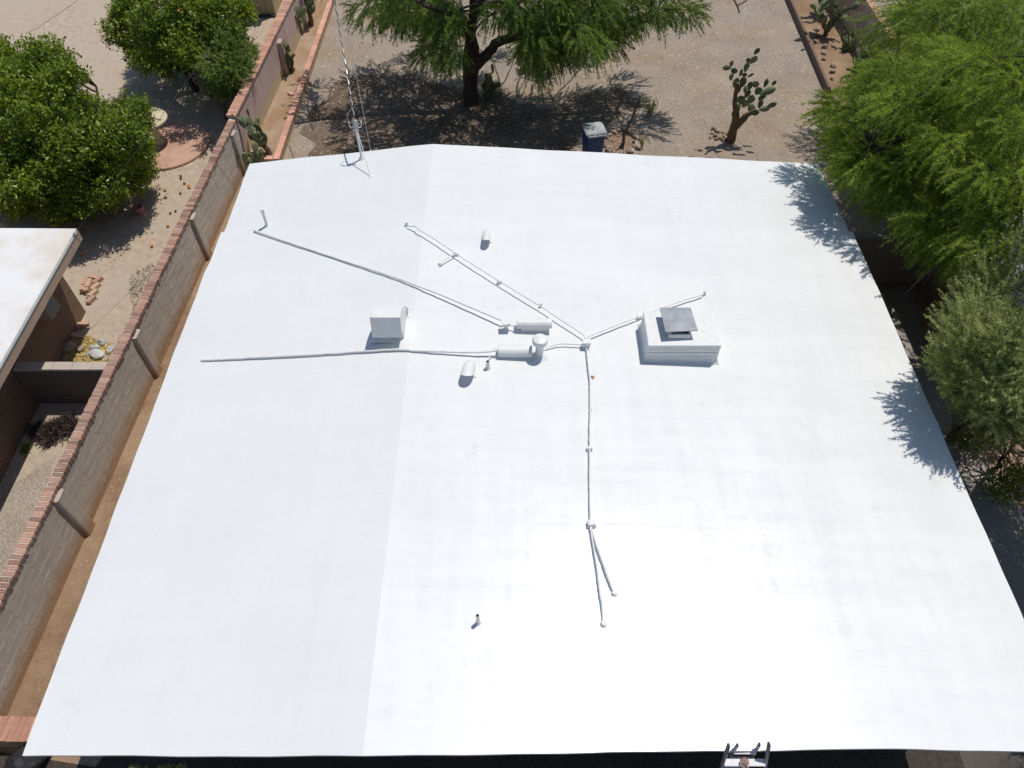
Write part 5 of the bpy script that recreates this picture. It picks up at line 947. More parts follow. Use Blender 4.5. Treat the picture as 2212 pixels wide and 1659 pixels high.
 shrub=[(10.53,7.85,4.35,0.4),(10.15,8.23,4.15,0.4),(8.58,7.96,3.19,0.34),(8.32,8.99,3.43,0.39),(9.77,8.08,4.11,0.45),(9.35,6.84,4.05,0.3),(9.52,8.57,3.43,0.31),(9.06,8.97,5.29,0.42),(8.59,9.35,5.35,0.28),(10.59,8.44,4.73,0.4),(8.9,8.49,5.43,0.35),(10.9,8.58,4.95,0.38),(8.14,6.79,4.17,0.26),(8.73,7.53,3.29,0.29),(8.47,6.99,3.96,0.34),(7.57,7.89,3.79,0.42),(9.25,7.09,3.31,0.45),(10.44,7.8,4.95,0.43),(10.23,9.41,5.12,0.32),(9.4,7.45,3.82,0.26),(10.89,8.14,2.96,0.41),(8.8,6.83,4.55,0.43),(8.89,7.85,4.54,0.44),(10.84,9.45,3.75,0.27),(9.65,8.49,4.38,0.38),(7.25,7.98,3.58,0.26),(10.89,7.46,4.02,0.42),(8.97,8.76,4.96,0.4),(10.2,8.04,3.35,0.33),(8.32,8.34,3.47,0.28),(9,7.57,2.28,0.39),(8.95,9.08,2.38,0.34),(8.59,7.35,2.29,0.32),(8.26,9.15,2.86,0.38),(8.71,8.31,2.07,0.37),(7.36,7.37,3.64,0.42),(7.36,7.21,4.51,0.25),(7.86,7.67,3.77,0.27),(8.16,7.58,3.42,0.3),(8.25,7.92,3.68,0.27),(7.68,7.27,4.3,0.31),(7.65,6.81,4.27,0.32),(9.39,8.9,2.48,0.37),(8.61,8.86,2.03,0.36),(8.72,8.78,3.28,0.32),(8.82,9.01,2.81,0.43),(7.64,8.11,3.26,0.28),(8.47,8.47,2.5,0.34),(8.27,8.7,2.7,0.44),(9.5,9.37,2.41,0.26),(8.61,9.79,3.35,0.32),(7.82,8.35,3.45,0.4),(8.71,8.05,2.61,0.42),(9.35,8.57,2.48,0.42),(7.26,7.47,4.17,0.3),(8.37,7.57,2.73,0.38),(8.21,8.63,3.15,0.42),(9.18,9.63,2.58,0.35),(7.83,7.37,3.1,0.43),(8.37,7.39,3.23,0.31),(8.5,7.68,2.41,0.35),(8.4,9.08,2.29,0.41),(8.9,8.51,2.85,0.28),(8.49,8.96,3.03,0.33),(7.91,7.63,4.11,0.28),(8.11,7.77,2.85,0.38),(9.39,8.36,1.95,0.43),(8.49,9.43,2.49,0.41),(8.09,8.91,3.93,0.27),(7.78,8.4,3.96,0.33),(8.07,8.61,3.46,0.43),(7.18,7.8,4.37,0.41),(7.31,6.95,4.25,0.35),(8.13,6.97,3.52,0.33),(8.71,9.74,2.65,0.33),(7.47,8.11,4.37,0.31),(7.94,8.93,3.23,0.32),(8.86,7.86,1.93,0.36),(9.13,9.2,2.9,0.3),(7.13,7.62,3.87,0.39),(8.72,9.22,3.16,0.43),(8.32,9.47,3.59,0.29),(7.55,7.36,3.33,0.37),(7.66,6.84,3.58,0.39),(8.06,8.26,3.22,0.31),(8.06,8.05,4.03,0.41),(9.17,8.19,2.2,0.31),(8.77,8.36,2.41,0.32),(7.58,7.2,3.89,0.32),(8.76,8.69,2.39,0.26),(9.7,9.51,2.65,0.31),(8.2,7.13,3.09,0.37),(7.86,8.61,3.02,0.27),(7.85,7.95,3.53,0.38),(8.55,8.38,3,0.4),(7.89,8.25,2.89,0.27),(8.94,9.75,2.9,0.27),(8.43,8.23,2.26,0.41),(7.3,7.3,4.9,0.25),(8.43,8.67,3.52,0.28)],
 citrus1=[(-11.67,21.76,2.4,0.49),(-10.16,23.41,0.66,0.5),(-10.2,22.88,3.2,0.46),(-8.92,23.37,2.52,0.36),(-10.44,24.47,1.1,0.39),(-10.95,24.04,1.54,0.43),(-10.38,24.63,1.64,0.32),(-11.69,24.23,2.88,0.39),(-9.44,22.96,3.05,0.32),(-11.51,23.73,2.66,0.46),(-11.62,24.2,1.25,0.43),(-9.38,24.72,2.24,0.34),(-9.37,22.08,2.71,0.49),(-10.81,24.51,2.07,0.41),(-11.92,23.44,1.25,0.31),(-10.06,23.94,2.68,0.41),(-9.31,24.14,2.59,0.45),(-11.32,24.56,2.52,0.43),(-10.3,21.4,2.64,0.37),(-11.88,24.6,2.38,0.45),(-11.65,23.37,2.47,0.3),(-10.75,21.4,2.61,0.44),(-8.97,22.46,2.61,0.31),(-11.1,24.8,1.43,0.41),(-11.44,23.3,2.91,0.31),(-10.71,25.12,2.17,0.31),(-10.83,23.89,1.19,0.36),(-10.91,23.22,1.14,0.41),(-9.1,21.55,2.94,0.35),(-11.17,24.38,1.08,0.46),(-11.48,22.87,3.05,0.49),(-8.62,21.88,3.09,0.4),(-10.65,23.33,3.32,0.39),(-10.39,21.17,3.01,0.45),(-10.69,22.09,2.75,0.5),(-11.23,23.01,2.74,0.41),(-9.5,22.15,3.45,0.38),(-11.79,23.98,1.58,0.31),(-10.28,23.21,2.88,0.46),(-9.41,24.7,1.14,0.32),(-10.78,21.71,1.7,0.42),(-9.98,23.98,0.64,0.48),(-8.95,23.27,2.99,0.38),(-8.51,22.36,1.97,0.31),(-9.64,24.43,1.84,0.44),(-11.86,23.44,0.75,0.33),(-9.66,24.07,0.85,0.45),(-11.52,23.74,1.96,0.32),(-9.79,23,1.2,0.47),(-8.69,21.39,2.72,0.4),(-8.58,23.63,2.05,0.49),(-11.71,22.99,1.08,0.42),(-8.57,23.34,2.98,0.37),(-11.8,23.19,1.85,0.48),(-8.75,23.75,3.02,0.42),(-9.15,23.94,1.74,0.38),(-8.9,24.06,2.76,0.42),(-10.78,24.69,2.54,0.37),(-11.45,22.93,1.45,0.48),(-10.69,23.44,0.86,0.35),(-9.68,21.29,1.97,0.39),(-9.11,22.08,1.77,0.4),(-9.12,24.43,2.8,0.42),(-8.87,24.71,2.21,0.45),(-9.38,24.3,1.39,0.36),(-11.15,22.64,2.93,0.45),(-8.45,21.75,2.72,0.47),(-11.52,22.36,1.33,0.44),(-9.35,20.62,2.3,0.47),(-9.82,22.47,2.8,0.32),(-10.76,24.54,1.55,0.32),(-10.26,23.19,0.96,0.39),(-11,22,1.29,0.45),(-10.57,20.78,2.04,0.49),(-8.25,22.65,2.69,0.35),(-8.86,21.28,2.13,0.43),(-9.94,22.07,1.33,0.39),(-12.16,23.96,1.11,0.36),(-11.67,22.17,2.39,0.3),(-9.89,21.71,2.68,0.45),(-8.79,24.1,2.03,0.35),(-10.17,21.49,2.29,0.42),(-9.01,22.03,2.31,0.33),(-9.19,23.72,1.43,0.41),(-8.69,22.53,2.34,0.34),(-8.85,23.15,1.5,0.46),(-11.55,22.69,2.48,0.37),(-11.41,22.14,2.74,0.36),(-9.25,24.16,2.14,0.37),(-11.03,22.64,0.95,0.4),(-8.54,23.35,2.43,0.4),(-10.36,23.79,1.42,0.49),(-9.61,21.55,2.97,0.38),(-9.53,21.45,2.3,0.37),(-12.16,24.14,1.57,0.45),(-9.47,20.81,2.62,0.48),(-8.84,22.87,2.53,0.38),(-8.89,22.72,1.68,0.47),(-11.84,22.48,1.89,0.39),(-11.94,24.46,1.73,0.47),(-11.31,24.14,1.81,0.46),(-8.14,22.27,2.66,0.32),(-10.65,23.97,2.05,0.31),(-11.32,21.87,1.72,0.35),(-11.32,23.93,1.35,0.38)],
 bush2=[(-8.81,22.11,1.06,0.36),(-8.52,20.78,1.75,0.29),(-8.5,21.15,1.86,0.33),(-9,21.24,0.88,0.35),(-8.12,21.52,1.82,0.35),(-8.05,21.85,1.76,0.26),(-8.94,21.65,1.8,0.26),(-8.91,21.14,1.15,0.26),(-8.68,20.46,1.35,0.3),(-9.32,22.13,1.16,0.29),(-8.55,20.17,2.06,0.25),(-8.52,20.69,1.3,0.25),(-8.17,21.59,1.51,0.38),(-9.02,21.51,1.3,0.3),(-8.3,20.8,2.53,0.25),(-9.33,21.94,0.87,0.25),(-8.72,21.38,1.78,0.37),(-8.54,21.59,1.15,0.28),(-8.52,21.94,1.92,0.26),(-9.01,21.39,1.61,0.27),(-8.16,20.68,2.31,0.33),(-8.95,22.12,1.62,0.25),(-8.71,21.5,1.5,0.23),(-9.08,21.62,0.99,0.33),(-8.58,21.18,1.24,0.27),(-8.42,21.26,1.5,0.22),(-8.06,20.79,1.88,0.28),(-8.8,21.9,0.79,0.24),(-8.72,20.83,1.1,0.27),(-8.75,21.35,2.08,0.23),(-8.45,21.49,2.3,0.23),(-8.66,22.13,1.48,0.33),(-9.14,21.45,0.78,0.26),(-8.26,20.44,2.09,0.31),(-8.6,20.83,2.12,0.34),(-7.86,20.54,1.84,0.26),(-8.46,21.68,2.01,0.37),(-8.53,20.28,1.75,0.28),(-8.63,21.22,0.91,0.24),(-8.23,21.37,2.11,0.26),(-8.46,20,2.28,0.38),(-8.14,21.43,2.45,0.26),(-7.97,21.02,2.08,0.29),(-8.1,20.09,1.93,0.31),(-8.67,21.52,0.82,0.26)],
 citrus2=[(-14.28,18.31,3.03,0.48),(-14.52,16.83,1.96,0.34),(-13.48,16.48,2.75,0.43),(-10.88,18.68,0.67,0.35),(-10.83,16.83,1.09,0.41),(-11.04,15.98,2.33,0.3),(-12.21,15.77,2.11,0.37),(-15.15,16.59,1.51,0.34),(-10.52,16.21,1.65,0.32),(-10.19,15.45,1.62,0.49),(-11.29,15.31,2.07,0.4),(-14.45,19.32,1.81,0.35),(-13.01,15.49,1.62,0.47),(-11.72,18.05,3.08,0.43),(-13.57,16.89,3.57,0.4),(-12.76,17.07,0.91,0.42),(-10.03,16.58,2.51,0.38),(-12.18,14.75,1.69,0.46),(-14.49,17.38,0.4,0.46),(-10.84,18.69,1.12,0.31),(-13.93,15.56,2.78,0.5),(-14.57,17.15,1.67,0.33),(-10.61,15.83,2.44,0.45),(-11.34,16.79,3.15,0.38),(-11.51,15.54,1.74,0.31),(-12.32,19.16,2.48,0.34),(-11.65,15.28,1.32,0.37),(-13.23,18.15,3.56,0.4),(-13.47,19.65,1.62,0.4),(-12.28,15.92,2.52,0.45),(-15.07,17,1.75,0.4),(-13.73,18.45,1.2,0.44),(-15.31,18.04,2.86,0.47),(-10.69,16.1,2.03,0.44),(-11.27,18.5,0.45,0.44),(-11.34,18.51,1.3,0.35),(-13.6,15.73,1.39,0.39),(-12.99,16.56,0.69,0.48),(-14.11,16.3,2.54,0.4),(-12.51,15.66,1.46,0.36),(-14.67,17.34,2.14,0.41),(-10.89,15.62,2.76,0.48),(-14.92,15.65,1.11,0.31),(-14.93,15.96,2.31,0.37),(-13.31,16.01,2.33,0.47),(-12.65,17.73,3.04,0.47),(-13.89,17.68,0.43,0.34),(-15.54,16.31,2.22,0.4),(-13.85,17.23,2.74,0.44),(-11.08,16.07,3.25,0.45),(-13.42,15.13,2.6,0.33),(-12.17,15.24,2.21,0.45),(-13.58,16.34,0.38,0.36),(-14.67,17.99,1.26,0.35),(-14.46,14.98,1.48,0.39),(-12.54,15.71,1,0.44),(-11.95,16.26,3.51,0.41),(-9.89,17.54,2.1,0.34),(-15,18.22,2.04,0.42),(-12.52,15.69,3.41,0.44),(-12.46,15.28,1.94,0.36),(-12.13,18.5,1.06,0.38),(-13.93,16.11,3.25,0.44),(-15.42,17.82,2.38,0.35),(-15.73,18.19,2.23,0.44),(-13.34,16.56,0.92,0.41),(-12.6,19.44,1.99,0.31),(-15.71,16.85,1.52,0.45),(-13.06,19.23,1.75,0.36),(-9.71,16.74,1.94,0.37),(-10.98,15.21,1.77,0.36),(-12.08,16.48,0.6,0.32),(-13.37,18.83,3.15,0.32),(-13.25,18.88,0.79,0.46),(-13.24,18.6,1.87,0.38),(-13.69,18.66,1.67,0.45),(-11.65,15.69,3.36,0.45),(-13.27,19.25,2.08,0.33),(-12.2,18.55,2.93,0.44),(-9.92,17.16,1.79,0.33),(-12.44,19.09,0.99,0.44),(-11.99,14.62,2.19,0.5),(-10.74,15.08,1.36,0.36),(-11.42,18.76,0.77,0.32),(-9.57,16.29,2.42,0.38),(-10.78,15.63,1.07,0.44),(-13.91,19.52,1.2,0.36),(-11.25,15.7,3.1,0.32),(-12.17,17.59,2.93,0.35),(-10.57,15.38,2.67,0.49),(-11.06,15.22,2.37,0.44),(-11.26,17.61,0.57,0.43),(-12.86,19,1.36,0.47),(-11.81,16.96,0.46,0.49),(-13.51,19.32,2.57,0.37),(-11.16,18.27,0.97,0.48),(-11.1,16.88,0.59,0.43),(-10.41,16.29,1.04,0.38),(-11.16,16.58,3.5,0.42),(-11.56,14.86,1.24,0.3),(-11.44,17.35,0.97,0.39),(-13.62,18.01,1.28,0.42),(-12.5,16.39,2.72,0.38),(-13.63,19.24,1.83,0.3),(-13.41,17.97,0.5,0.41),(-14.03,18.19,1.53,0.42),(-11.81,17.87,2.69,0.31),(-10.77,16.45,1.34,0.48),(-14.13,18.38,0.59,0.37),(-11.98,17.39,3.39,0.36),(-11.97,16.58,2.75,0.47),(-10.58,16.66,2.86,0.42),(-12.66,17.02,3,0.33),(-10.66,16.02,2.78,0.3),(-13.3,19.7,2.43,0.47),(-13.57,17.22,1.09,0.39),(-12.05,18.2,3.31,0.33),(-11.03,17.71,1.69,0.49),(-9.86,15.97,2.52,0.37),(-12.7,18.28,2.72,0.46),(-10.88,16.56,1.75,0.46),(-12.19,16.67,3.65,0.45),(-11.28,17.69,1.25,0.39),(-10.4,15.76,1.14,0.4),(-10.87,17.02,3.51,0.45),(-11.77,16.3,0.77,0.44),(-14.17,18.31,1.07,0.46),(-13.51,18.24,2.53,0.32),(-12.93,19.54,2.19,0.37),(-11.68,17.93,3.64,0.48),(-13.77,19.12,1.46,0.39),(-11.98,15.55,1.25,0.32),(-12.98,18.5,0.91,0.39),(-11.7,15.74,0.68,0.48),(-14.4,18.98,1.09,0.43),(-11.78,18.51,1.7,0.49),(-11.91,16.83,0.93,0.35),(-12.45,19.83,1.11,0.33),(-10.88,19.27,1.23,0.49),(-10.95,16.31,0.8,0.42),(-11.95,15.68,2.67,0.5),(-13.6,18.64,2.32,0.48),(-13.24,16.73,0.36,0.32),(-11.45,16.04,2.48,0.35),(-11.24,16.05,1.19,0.36),(-10.73,17.67,1.94,0.33),(-11.95,16.58,3.15,0.38),(-11.68,18.44,0.8,0.42),(-12.22,16.89,0.68,0.38),(-11.85,18.27,2.68,0.42),(-10.71,18.89,1.47,0.34),(-14.06,17.77,1.08,0.41),(-9.79,16.3,1.76,0.35),(-13.12,18.43,3.31,0.46),(-13.57,19,2.17,0.42),(-13.22,17.5,0.78,0.47),(-11.56,14.71,2.09,0.32),(-11.8,19.05,0.82,0.39),(-10.75,17,1.94,0.34),(-13.1,18.49,2.5,0.36),(-12.47,16.43,1.04,0.4),(-12.56,19.44,1.17,0.31),(-12.35,17.95,0.96,0.49),(-13.35,18.44,1.54,0.39),(-13.37,18.93,1.66,0.43),(-11.39,16.12,1.66,0.48),(-10.16,16.64,0.86,0.33),(-12.61,17.26,3.46,0.37),(-12.35,18.81,1.82,0.33),(-12.97,19.59,2.71,0.34),(-12.99,16.31,1.01,0.3),(-10.72,18.47,1.63,0.41),(-12.4,18.69,0.83,0.37),(-12.15,18.99,2.81,0.32),(-11.05,17.69,0.89,0.42),(-11.69,15.21,2.03,0.46),(-12.88,18.72,1.67,0.4),(-10.12,17.19,0.92,0.42),(-11.48,19.12,1.24,0.39),(-10.49,18.12,0.97,0.42)])

# mesquite beyond the roof
g = at(1016, 224, 0); t = thing('mesquite_tree', 'big spreading mesquite with a dark trunk and drooping feathery foliage behind the roof', 'tree', g)
x_, y_ = g.x, g.y; CL['acacia'] += [(8.3, 10.3, 4.1, .45), (8.6, 10.9, 4.4, .5), (8.1, 10.9, 3.7, .4), (8.5, 9.9, 4.3, .35), (8.9, 10.4, 4.8, .4), (8.2, 11.6, 3.8, .4), (8.6, 10.4, 4.3, .4), (7.05, 13.6, 3.9, .33), (7.25, 14.2, 3.8, .38), (7.0, 12.9, 4.1, .28), (7.3, 13.2, 3.9, .36), (7.5, 12.4, 4.0, .36)]; CL['acacia'] += ball(18, (10.9, 11.3, 4.3), (.9, 1.1, .8), (.4, .55), 8); CL['shrub'] += [(8.3, 9.0, 4.2, .38), (8.4, 9.6, 4.0, .38), (8.8, 9.7, 4.4, .4), (8.0, 8.5, 4.0, .35), (7.75, 8.0, 3.7, .3), (8.1, 9.2, 3.6, .35)]
LIMB = [on_y(1050, 120, y_-.2), on_y(1090, 85, y_-.3), on_y(1185, 92, y_-.3), on_y(1235, 105, y_-.2), on_y(1290, 85, y_), on_y(1400, 45, y_+.2)]
limbs(t, g, [[(x_+.03, y_+.05, 1.2), (x_+.1, y_+.1, 2.4), (x_+.3, y_+.3, 3.6), (x_+.6, y_+.6, 5.2)], [(x_+.03, y_+.0, .9)]+LIMB, [(x_+.1, y_+.1, 2.2), (x_-1.2, y_+.4, 3.4), (x_-3, y_+.3, 4.2), (x_-4.5, y_, 4.6)], [(x_+.1, y_, 2.), (x_-.3, y_-1, 3.2), (x_-1, y_-2, 4.)], [(x_+.2, y_+.3, 2.6), (x_+1.8, y_+1.3, 4.2), (x_+4, y_+1.6, 4.8)]], CL['mesquite'], M['bark'], .27, 3, (.035, .006), .2)
feathery('crown', CL['mesquite'], t, M['mesq'], 66, 62, (.05, .095), (.013, .022), (.25, .55), .42, 21)
o = blades('leaf_litter', 5000, [at(*q, 0)[:2] for q in ((640, 290), (760, 150), (900, 150), (1060, 190), (1250, 160), (1420, 200), (1420, 290), (1240, 345), (700, 335))], (.03, .07), (.006, .015), M['dryleaf'], 9, 0, .12); tag(o, 'fine dry litter spread over the ground beneath the mesquite', 'leaf litter', kind='stuff')
# acacia leaning over the right eave
t = thing('acacia_tree', 'large bright green feathery acacia overhanging the far right corner of the roof', 'tree', (10.1, 14.1, 0))
limbs(t, (10.1, 14.1, 0), [[(10.1, 14.0, 1.4), (10.2, 13.8, 2.8), (10.4, 13.7, 4.4), (10.5, 13.5, 6)], [(10.05, 14, 1.3), (9.2, 13.7, 2.6), (8.2, 13.4, 3.5), (7.3, 13.2, 4.1)], [(10.1, 14, 1.6), (9.6, 12.6, 3), (9.2, 11.6, 3.8), (8.9, 10.9, 4.3)], [(10.1, 14, 1.7), (11.2, 13, 3.2), (12.4, 12.2, 4.4)], [(10.1, 14.1, 1.7), (9.8, 15.4, 3.4), (9.6, 16.6, 4.6)], [(10.1, 14.1, 1.8), (11.4, 15.2, 3.4), (12.4, 16.2, 4.6)]], CL['acacia'], M['bark'], .2, 5, (.03, .005), .14, 1)
feathery('crown', CL['acacia'], t, M['aca'], 60, 50, (.06, .11), (.011, .018), (.25, .55), .38, 22, .6, .62, (-.25, 0, 0))
b = MB(); rt = random.Random(9)
for k in range(34):
    p = Vector((rt.uniform(8.3, 10.0), rt.uniform(10.6, 12.4), rt.uniform(2.7, 3.5))); d = Vector((rt.uniform(-.5, .15), rt.uniform(-.5, -.05), rt.uniform(-.35, .1))); q = [p]
    for j in range(4): d = d+Vector((rt.uniform(-.12, .12), rt.uniform(-.12, .12), -.09)); q.append(q[-1]+d*.42)
    b.tube(q, [.009, .008, .006, .005, .003], 4)
o = b.build('dead_twigs', M['deadtwig'], t, smooth=True); o['kind'] = 'stuff'
# yard tree in the far right corner
t = thing('palo_verde_tree', 'pale green palo verde filling the far right corner behind the acacia', 'tree', (14.6, 20.2, 0))
limbs(t, (14.6, 20.2, 0), [[(14.6, 20, 1.2), (14.4, 19.6, 2.8), (14.3, 19.4, 4.8)], [(14.5, 20, 1), (13, 19.3, 2.4), (11.6, 18.8, 3.2)], [(14.6, 20, 1.1), (15.6, 18.8, 2.6), (16.4, 17.8, 3.8)], [(14.6, 20, 1.2), (14, 21.6, 2.8), (13.5, 22.8, 4)]], CL['far'], M['palebark'], .16, 6, (.03, .006), .1)
feathery('crown', CL['far'], t, M['far'], 54, 48, (.06, .11), (.013, .021), (.3, .6), .25, 23, .75, .9)
# olive-like shrub rising past the eave
t = thing('tall_shrub', 'tall pale leaved shrub rising past the right eave of the roof', 'shrub', (9.1, 8.6, 0))
limbs(t, (9.1, 8.6, 0), [[(9.1, 8.5, .8), (8.9, 8.3, 2.4), (8.6, 8, 4.4)], [(9.15, 8.6, .5), (9.7, 8.1, 2), (10.1, 7.6, 3.6)], [(9.1, 8.65, .5), (8.2, 8.4, 2.2), (7.6, 8.0, 3.8)], [(9.1, 8.6, .4), (9.4, 9.2, 2.4), (9.5, 9.4, 4.2)]], CL['shrub'], M['palebark'], .09, 7, (.022, .005), .07)
feathery('crown', CL['shrub'], t, M['olive'], 66, 50, (.04, .075), (.010, .017), (.18, .38), -.5, 24, .65, .9)
# citrus trees of the neighbour
g = at(292, 420, 0); t = thing('citrus_tree', 'big dark green citrus tree with oranges shading the near left yard', 'tree', (-11.4, 16.9, 0), 'citrus trees in the sandy yard')
limbs(t, (-11.4, 16.9, 0), [[(-11.45, 16.9, .7), (-11.8, 17, 1.6), (-12.4, 17.3, 2.8)], [(-11.4, 16.9, .5), (-13, 16.6, 1.6), (-14.2, 16.6, 2.2)], [(-11.4, 16.9, .6), (-11.2, 17.8, 1.6), (-11.2, 18.6, 2.4)]], CL['citrus2'], M['bark'], .13, 8, (.03, .006), .1)
leafy('crown', CL['citrus2'], t, M['cit'], 36, 17, (.08, .13), (.04, .062), 31)
fr = random.Random(3)
def fruits(t, cl, n):
    C = Vector(np.array(cl)[:, :3].mean(0))
    for _ in range(n):
        c = fr.choice(cl); d = (Vector(c[:3])-C).normalized()+Vector((fr.uniform(-.5, .5), -.6, .5)); d.normalize(); link('fruit', om, t, Vector(c[:3])+d*c[3]*1.05)
fruits(t, CL['citrus2'], 13)
t = thing('citrus_tree', 'bushy citrus tree at the top of the sandy yard next to a finer leaved bush', 'tree', (-10.4, 22.6, 0), 'citrus trees in the sandy yard')
limbs(t, (-10.4, 22.6, 0), [[(-10.4, 22.6, .6), (-10.3, 22.7, 1.6), (-10.2, 22.8, 2.8)], [(-10.4, 22.6, .5), (-11.6, 22.4, 1.4), (-12.4, 22.2, 1.9)], [(-10.4, 22.6, .6), (-9.4, 22.2, 1.6), (-8.6, 22, 2)]], CL['citrus1'], M['bark'], .13, 9, (.03, .006), .1)
leafy('crown', CL['citrus1'], t, M['cit'], 36, 16, (.08, .13), (.04, .062), 32); fruits(t, CL['citrus1'], 5)
t = thing('yard_bush', 'fine leaved lighter green bush between the citrus tree and the boundary wall', 'bush', (-8.95, 20.9, 0))
limbs(t, (-8.95, 20.9, 0), [[(-8.95, 20.9, .5), (-8.9, 20.9, 1.2), (-8.8, 21, 2.2)], [(-8.95, 20.9, .3), (-9.3, 20.6, 1.2), (-9.4, 20.4, 1.8)], [(-8.95, 20.9, .3), (-8.6, 21.3, 1.2), (-8.5, 21.6, 1.9)]], CL['bush2'], M['palebark'], .06, 10, (.02, .005), .05)
feathery('crown', CL['bush2'], t, M['bush'], 46, 30, (.045, .08), (.014, .026), (.15, .35), .05, 33, .9, .9)
# dark shrub at the right edge and an unseen neighbour tree whose shade falls in the side yard
c = at(2190, 945, 1.2); cl = ball(26, (c.x+.25, c.y, 1.1), (.85, 1.1, 1.0), (.25, .4), 3)
t = thing('side_shrub', 'dark glossy leaved shrub at the right edge below the tall pale shrub', 'shrub', (c.x+.2, c.y, 0)); limbs(t, (c.x+.2, c.y, 0), [[(c.x+.2, c.y, .5), (c.x+.2, c.y+.1, 1.6)]], cl, M['bark'], .05, 11, (.018, .004))
leafy('crown', cl, t, M['cit'], 14, 14, (.06, .1), (.025, .04), 34)
cl = ball(95, (11.6, 4.6, 3.9), (2.6, 3.4, 1.6), (.4, .65), 5, .1)+ball(70, (10.7, 5.0, 3.8), (1.2, 2.9, .9), (.4, .6), 6, .1); cl = [q for q in cl if q[0]-.28*(q[2]-2.95)-q[3]*.9 > 7.25 or q[2] < 3]
t = thing('shade_tree', 'dense tree just outside the right edge shading the side yard', 'tree', (12, 4.6, 0)); limbs(t, (12, 4.6, 0), [[(12, 4.6, 1.2), (11.8, 4.6, 2.8), (11.6, 4.6, 4.4)], [(12, 4.6, 1), (11.4, 2.8, 3), (11, 1.6, 3.6)], [(12, 4.6, 1), (11.4, 6.4, 3), (11, 7.4, 3.8)]], cl, M['bark'], .16, 12, (.03, .006), .1)
feathery('crown', cl, t, M['aca'], 40, 40, (.06, .11), (.014, .022), (.3, .6), .3, 35)
# small green shrubs
def tuft(name, label, cat, p, n, h, sp, m, seed, ln=(.05, .09), wd=(.015, .03), stems=6, group=None):
    r = np.random.default_rng(seed); t = thing(name, label, cat, p, group); tips = [Vector(p)+Vector((r.normal()*sp, r.normal()*sp, h*r.uniform(.6, 1.1))) for _ in range(stems)]; b = MB()
    for q in tips: b.tube([Vector(p), Vector(p).lerp(q, .5)+Vector((0, 0, h*.15)), q], [.01, .007, .003], 5)
    b.build('stems', M['palebark'], t)
    k = r.integers(0, stems, n); f = r.uniform(.35, 1.1, n); Pn = np.array(p)[None]*(1-f)[:, None]+np.array(tips)[k]*f[:, None]+r.normal(size=(n, 3))*sp*.18; Pn[:, 2] = np.maximum(Pn[:, 2], .01)
    d = np_norm(r.normal(size=(n, 3))+np.array([0, 0, .6])); leaf_obj('leaves', Pn, d, r.normal(size=(n, 3))+np.array([0, 0, 1.2]), r.uniform(*ln, n), r.uniform(*wd, n), np.clip(r.normal(.55, .2, n), 0, 1), m, t); return t
tuft('small_shrub', 'small bright green shrub in the gravel right of the dead sapling', 'shrub', at(1404, 252, 0), 420, .55, .22, M['bush'], 1)
tuft('weed_clump', 'scraggly weed against the stone ring beside the dead sapling', 'weed', at(*zb(1600, 1010), 0), 120, .3, .12, M['weed'], 2)
for k, (px, lab) in enumerate(((290, 'leftmost of the three pale green plant tops reaching up below the near eave'), (355, 'middle one of the three pale green plant tops reaching up below the near eave'), (389, 'rightmost of the three pale green plant tops reaching up below the near eave'))):
    r = np.random.default_rng(40+k); q = at(px, 1660, 2.70); t = thing('front_plant', lab, 'plant', (q.x, 1.72, 0), 'tall plants below the near eave'); b = MB(); P_ = []
    for j in range(9):
        tip = q+Vector((r.normal()*.055, r.normal()*.035-.02, r.normal()*.06)); st_ = smooth_path([(q.x+r.normal()*.03, 1.72+r.normal()*.03, -.02), (q.x+r.normal()*.06, 1.76, 1.3), q.lerp(tip, .5)-Vector((0, .03, .25)), tip], 5); b.tube(st_, .006, 4)
        for u in st_[9:]: P_ += [np.array(u)]*12
    b.build('stems', M['palebark'], t, smooth=True); P_ = np.array(P_)+r.normal(size=(len(P_), 3))*.012; n = len(P_)
    leaf_obj('leaves', P_, np_norm(r.normal(size=(n, 3))+np.array([0, .2, .9])), r.normal(size=(n, 3))+np.array([0, 0, 1.2]), r.uniform(.03, .06, n), r.uniform(.008, .016, n), np.clip(r.normal(.6, .2, n), 0, 1), M['olive'], t)
M['sack'] = mat('black_plastic', (.012, .012, .014), (.02, .02, .024), .6, 9, bump=.01, bscale=8, spec=.3)
sk = link('sack', rock_me(77, M['sack'], 3, .3), None, (-7.55, 2.56, .22), (.1, .2, .6), (.75, .5, .5)); tag(sk, 'dark lumpy plastic sack on the ground below the near left brick ledge', 'sack')
# ================================================================== RIGHT SIDE
ry = at(1897, 610, 0).y
rw = thing('side_wall', 'shaded grey block cross wall between the roof corner and the right neighbour', 'wall', (9, ry, 0))
b = MB(); b.prism([(6.7, ry), (11.0, ry-.05), (11.0, ry+.13), (6.7, ry+.18)], 0, 1.42); b.build('wall', M['greywall'], rw)
x = 6.7
while x < 10.95: b = MB(); b.box((x+.2, ry+.07, 1.45), (.394, .2, .05)); b.build('coping', M['conc'], rw, bevel=.005); x += .4
